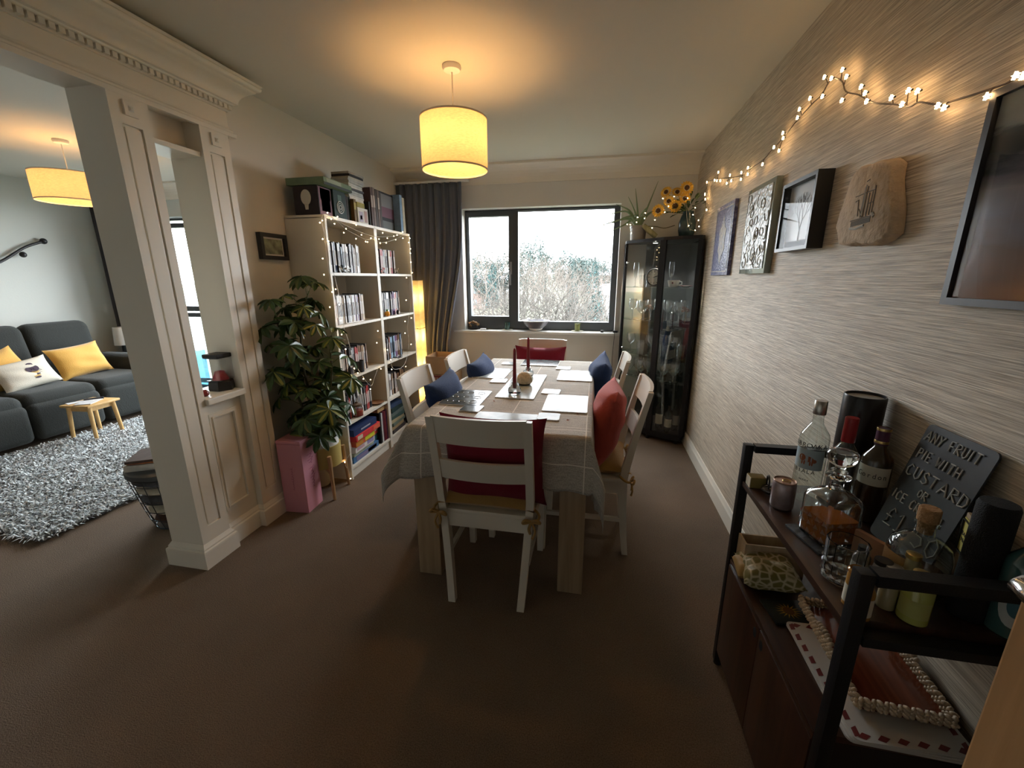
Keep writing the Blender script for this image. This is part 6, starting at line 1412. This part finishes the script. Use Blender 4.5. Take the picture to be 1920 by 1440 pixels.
# ---- middle shelf
ZM = .4615
o = thing('wooden_box', 'low wooden box at the far end of the cart below the shelf', 'box', (.60, 1.318, ZM)); part('box', openbox(MB(), .18, .065, 0, .105, .006), wood('pale_box_wood', (.36, .26, .16), (.5, .38, .25), .6), o, False)
nk = MB()
nk = pillow(.165, .15, .085, 21, nn=20)
o = solo('folded_napkins', nk, (lambda: face_mat('green_gold_pattern', lambda n, l, b: (lambda tc, v, r: (l.new(tc.outputs['Object'], v.inputs['Vector']), l.new(v.outputs['Distance'], r.inputs[0]), l.new(r.outputs[0], b.inputs['Base Color'])))(n.new('ShaderNodeTexCoord'), (lambda v: (setattr(v, 'feature', 'DISTANCE_TO_EDGE'), v.inputs['Scale'].__setattr__('default_value', 42), v)[2])(n.new('ShaderNodeTexVoronoi')), (lambda r: (setattr(r.color_ramp.elements[0], 'position', .05), setattr(r.color_ramp.elements[0], 'color', (.52, .46, .30, 1)), setattr(r.color_ramp.elements[1], 'position', .16), setattr(r.color_ramp.elements[1], 'color', (.17, .14, .035, 1)), r)[4])(n.new('ShaderNodeValToRGB')))))(), 'stack of green and gold patterned napkins hanging over the shelf edge', 'napkins', (.572, 1.250, ZM+.044), (0, R(-4), R(-6)), smooth=60, weld=True)
tw_ = MB(); tw_.v = []; tw_ = pillow(.05, .10, .05, 22, nn=12); part('gold_lining', tw_, mat('gold_lining', (.38, .24, .08), .6), o, 60, (-.068, .012, -.006))
o = thing('sunflower_tile', 'dark square coaster tile painted with a yellow sunflower', 'tile', (.585, 1.125, ZM), R(8)); part('tile', MB().b2((-.058, -.045, 0), (.058, .045, .008), bev=.002), mat('dark_tile', (.012, .02, .022), .3), o)
sf = MB()
for k in range(16):
    a = 2*pi*k/16; sf.add([(.012*cos(a-.2), .012*sin(a-.2), .0086), (.036*cos(a), .030*sin(a), .0086), (.012*cos(a+.2), .012*sin(a+.2), .0086)], [(0, 1, 2)])
part('painted_petals', sf, mat('painted_yellow', (.42, .26, .03), .5), o, False, kind='stuff'); part('painted_centre', MB().lathe([(.0145, .0084), (.0143, .0092), (.001, .0092)], seg=20), mat('painted_brown', (.10, .05, .02), .6), o)
for k in range(3):
    o = thing('leaf_print_placemat', ['lowest', 'middle', 'topmost'][k]+' white placemat with maroon leaf print in the stack on the cart', 'placemat', (.672, .925, ZM+k*.0052), R(1.5*k-1), 'leaf print placemats stacked on the cart')
    mb = MB(); mb.prism(rrect(.225, .31, .014), 0, .005); part('board', mb, mat('grey_white_board', (.55, .54, .52), .35), o, False)
    if k == 2:
        lf = MB(); rr = random.Random(4)
        for s in (-1, 1):
            for i in range(9):
                cx, cy = s*.101, -.135+i*.034; lf.add([(cx-.008, cy-.012, .0054), (cx+.004, cy-.009, .0054), (cx+.006, cy+.012, .0054), (cx-.006, cy+.006, .0054)], [(0, 1, 2, 3)])
            for i in range(6):
                cx, cy = -.09+i*.036, s*.143; lf.add([(cx-.013, cy-.004, .0054), (cx, cy-.008, .0054), (cx+.014, cy+.002, .0054), (cx, cy+.007, .0054)], [(0, 1, 2, 3)])
        part('leaf_print', lf, mat('maroon_print', (.17, .03, .03), .4), o, False, kind='stuff')
o = thing('shell_tray', 'polished brown wood tray edged with woven pale shells on the placemats', 'tray', (.700, .985, ZM+.0165), R(-3))
part('tray_base', MB().b2((-.085, -.15, 0), (.085, .15, .010), bev=.003), wood('polished_red_wood', (.10, .022, .010), (.25, .06, .025), .15, 1, 1, coat=.8), o)
sh = MB(); rr = random.Random(8)
def knuckle(x, y, z, a):
    e = MB().sphere((0, 0, 0), 1, 7, 5); M2 = Matrix.Rotation(a, 4, 'Z'); sh.add([Vector((x, y, z))+(M2@Vector((v[0]*.0085, v[1]*.0052, v[2]*.0055))) for v in e.v], e.f)
for row in range(3):
    for k in range(26):
        y = -.150+k*.0120; knuckle(-.088, y+row*.004, .010+row*.009, .5 if (k+row) % 2 else -.5); knuckle(.088, y+row*.004, .010+row*.009, .5 if (k+row) % 2 else -.5)
    for k in range(15):
        x = -.084+k*.012; knuckle(x, .152, .010+row*.009, 1.57+.5*(1 if k % 2 else -1)); knuckle(x, -.152, .010+row*.009, 1.57+.5*(1 if k % 2 else -1))
for s in (-1, 1):
    for k in range(7): knuckle(s*.088, -.02+k*.011*1, .040+.006*sin(k*pi/6), .4)
part('shell_border', sh, mat('pale_shells', (.52, .40, .27), .4, noise=(90, .25, I3)), o, 60, kind='stuff')
# ================================================================== OUTSIDE, seen through the windows
m_turf = mat('winter_grass', (.085, .09, .06), .95, noise=(.15, .3, I3))
hill = MB()
def hz(x, y):
    if y < 26: return -6.5
    t = min(1, (y-26)/150); return -6.5+9.6*t**1.15+1.0*sin(x*.05+1)*t
hill.grid(lambda a, b: (-150+190*a, 5.5+195*b, hz(-150+190*a, 5.5+195*b)), 36, 40)
o = solo('hillside', hill, m_turf, 'pale winter hillside rising beyond the window', 'hillside', smooth=60); o['kind'] = 'structure'; del o['category'], o['label']; o.name = 'ground'
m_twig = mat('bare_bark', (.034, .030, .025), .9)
m_twig2 = mat('hazed_far_bark', (.072, .060, .050), .9)  # paler than the near bark: distance haze put into the colour
def bare_tree(x, y, h, label, seed, depth=6, m=m_twig, spread=.55, r0=None, zb=None):
    rr = random.Random(seed); zb = hz(x, y) if zb is None else zb
    o = thing('bare_tree', label, 'tree', (x, y, zb), group='bare winter trees outside')
    tr = MB(); tw = MB(); r0 = r0 or h*.022
    def g(p, d, L, r, dep):
        bend = Vector((rr.uniform(-.15, .15), rr.uniform(-.15, .15), rr.uniform(-.02, .15)))
        q1 = p+d*L*.5; d2 = (d+bend).normalized(); q = q1+d2*L*.5
        (tr if dep > depth-2 else tw).tube([p, q1, q], [r, r*.87, r*.74], 5 if dep > depth-3 else 3, False)
        if dep <= 0: return
        n = 3 if rr.random() < .6 else 2
        ax = rr.uniform(0, 6)
        for k in range(n):
            a = ax+2*pi*k/n; e1 = d2.cross(Vector((.1, .2, 1))).normalized() if abs(d2.z) < .99 else Vector((1, 0, 0)); e2 = d2.cross(e1)
            s = rr.uniform(.45, 1.0)*spread*2
            nd = (d2+(e1*cos(a)+e2*sin(a))*s*.75).normalized(); 
            g(q, nd, L*rr.uniform(.68, .86), r*.66, dep-1)
    g(Vector((0, 0, 0)), Vector((rr.uniform(-.1, .1), 0, 1)), h*.24, r0, depth)
    part('trunk', tr, m, o); part('branches', tw, m, o, kind='stuff')
    return o
bare_tree(-1.95, 13.5, 8.8, 'big bare spreading oak nearest the window', 21, 8, m_twig, .66, .26)
bare_tree(-.35, 16.5, 8.0, 'bare tree behind the spreading oak to its right', 22, 7, m_twig, .6, .11)
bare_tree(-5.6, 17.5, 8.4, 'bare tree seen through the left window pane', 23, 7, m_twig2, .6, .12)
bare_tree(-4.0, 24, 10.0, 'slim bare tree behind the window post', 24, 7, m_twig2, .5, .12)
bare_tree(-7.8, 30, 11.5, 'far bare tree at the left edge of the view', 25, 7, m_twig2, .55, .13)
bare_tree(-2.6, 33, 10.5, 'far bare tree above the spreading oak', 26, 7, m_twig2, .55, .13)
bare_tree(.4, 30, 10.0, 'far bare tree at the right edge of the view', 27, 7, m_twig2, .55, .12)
m_fir = mat('blue_green_needles', (.018, .046, .045), .9, noise=(.8, .35, I3)); m_ever = mat('grey_green_crown', (.034, .052, .048), .9, noise=(.5, .35, I3))
def blob_tree(x, y, h, w_, label, seed, conifer=False, m=m_ever, n=900):
    rr = random.Random(seed); zb = hz(x, y); o = thing('evergreen_tree', label, 'tree', (x, y, zb), group='conifers outside' if conifer else 'leafy trees on the hillside')
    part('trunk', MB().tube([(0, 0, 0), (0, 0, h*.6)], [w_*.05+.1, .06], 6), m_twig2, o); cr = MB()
    for k in range(n):
        if conifer:
            t = rr.random()**.8; z = h*(.12+.88*t); r_ = w_/2*(1-t)**.9*rr.uniform(.5, 1.05); a = rr.uniform(0, 6.28); c = Vector((r_*cos(a), r_*sin(a), z-r_*.15)); s_ = h*.02*(1.2-t)
        else:
            u = Vector((rr.gauss(0, 1), rr.gauss(0, 1), rr.gauss(0, 1))).normalized(); c = Vector((u.x*w_/2, u.y*w_/2, h*.62+u.z*h*.36))*1.0; q = rr.uniform(.6, 1.08)*(1+.14*sin(u.x*6+seed)+.12*sin(u.z*7)); c = Vector((c.x*q, c.y*q, h*.62+u.z*h*.36*q)); s_ = w_*.030
        d = Vector((rr.uniform(-1, 1), rr.uniform(-1, 1), rr.uniform(-1, 1))).normalized(); e = d.cross(Vector((.2, .4, .9))).normalized(); f = d.cross(e)
        cr.add([c+e*s_, c-e*s_*.5+f*s_*.9, c-e*s_*.5-f*s_*.9], [(0, 1, 2)])
    part('crown', cr, m, o, False, kind='stuff'); return o
def skyline(u, v, y, w_, label, seed, conifer=False, m=m_ever, n=2600):
    p = ony(u, v, y); return blob_tree(p.x, y, p.z-hz(p.x, y), w_, label, seed, conifer, m, n)
skyline(1000, 448, 70, 6.5, 'tall pale green crown topping the skyline behind the oak', 31)
skyline(983, 458, 78, 5, 'rounded crown just left of the tallest tree', 32)
skyline(903, 471, 72, 6, 'rounded crown at the left of the skyline', 33)
skyline(882, 478, 82, 6, 'leftmost leafy crown on the skyline', 34)
skyline(1024, 462, 84, 4.5, 'smaller crown right of the tallest tree', 35)
skyline(946, 473, 80, 6, 'rounded crown half behind the window post', 40)
skyline(1068, 474, 90, 8, 'low crown in the middle of the right pane skyline', 41)
skyline(1100, 481, 100, 8, 'low distant crown between the two conifers', 42)
skyline(1116, 480, 46, 3.6, 'large blue green conifer on the right of the view', 36, True, m_fir, 3000)
skyline(1077, 490, 50, 2.2, 'small blue green conifer left of the large one', 37, True, m_fir, 2000)
skyline(922, 467, 66, 2.4, 'slim conifer on the skyline through the left pane', 38, True, m_fir, 1500)
skyline(1142, 481, 75, 5, 'leafy crown at the right end of the skyline', 39)
m_brick = mat('hazed_far_brick', (.16, .10, .085), .9); m_rend = mat('hazed_far_render', (.19, .19, .19), .9); m_roof = mat('hazed_slate_roof', (.16, .15, .16), .8); m_fw = mat('far_window', (.10, .12, .14), .2)  # house colours with the haze of distance mixed in
def house(x, y, w_, d_, h_, label, mw, rz=0, rp=1.6):
    o = thing('house', label, 'house', (x, y, hz(x, y)-.2), rz); part('wall', MB().b2((-w_/2, -d_/2, 0), (w_/2, d_/2, h_)), mw, o, False)
    part('roof', MB().prism([(-d_/2-.3, h_), (d_/2+.3, h_), (0, h_+rp)], -w_/2-.3, w_/2+.3, 0), m_roof, o, False)
    for k in range(max(2, int(w_/2))):
        for r_ in (0, 1):
            xx = -w_/2+w_*(k+.5)/max(2, int(w_/2)); part('window', MB().b2((xx-.45, -d_/2-.03, h_*(.15+.45*r_)), (xx+.45, -d_/2+.02, h_*(.38+.45*r_))), m_fw, o, False)
    part('chimney', MB().b2((-w_/2+.6, -.3, h_+rp*.5), (-w_/2+1.3, .3, h_+rp+.7)), m_brick, o, False)
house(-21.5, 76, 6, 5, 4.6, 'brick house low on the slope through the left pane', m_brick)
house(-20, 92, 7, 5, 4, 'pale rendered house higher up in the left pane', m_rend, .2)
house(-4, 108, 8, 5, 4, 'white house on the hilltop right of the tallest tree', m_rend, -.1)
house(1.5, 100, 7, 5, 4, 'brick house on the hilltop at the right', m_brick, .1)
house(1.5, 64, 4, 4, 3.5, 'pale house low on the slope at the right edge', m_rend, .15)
# balcony outside the living room
struct('balcony', MB().b2((-9, YB+.28, -.3), (-2.4, 5.6, .0)), m_rend)
o = thing('glass_balustrade', 'frosted glass balcony balustrade with grey posts outside the living room', 'balustrade', (-5.6, 5.5, 0))
for k in range(8): part('post', MB().b2((-3.3+k*.9, -.02, 0), (-3.26+k*.9, .02, 1.15)), mat('grey_post', (.35, .37, .38), .4, .5), o, False)
part('handrail', MB().b2((-3.35, -.03, 1.15), (3.1, .03, 1.19)), mat('grey_post', (.35, .37, .38), .4, .5), o, False)
part('glass_panel', MB().b2((-3.3, -.005, .08), (3.05, .005, 1.12)), glass('frosted_panel', (.85, .95, .97), .2, .3), o, False)
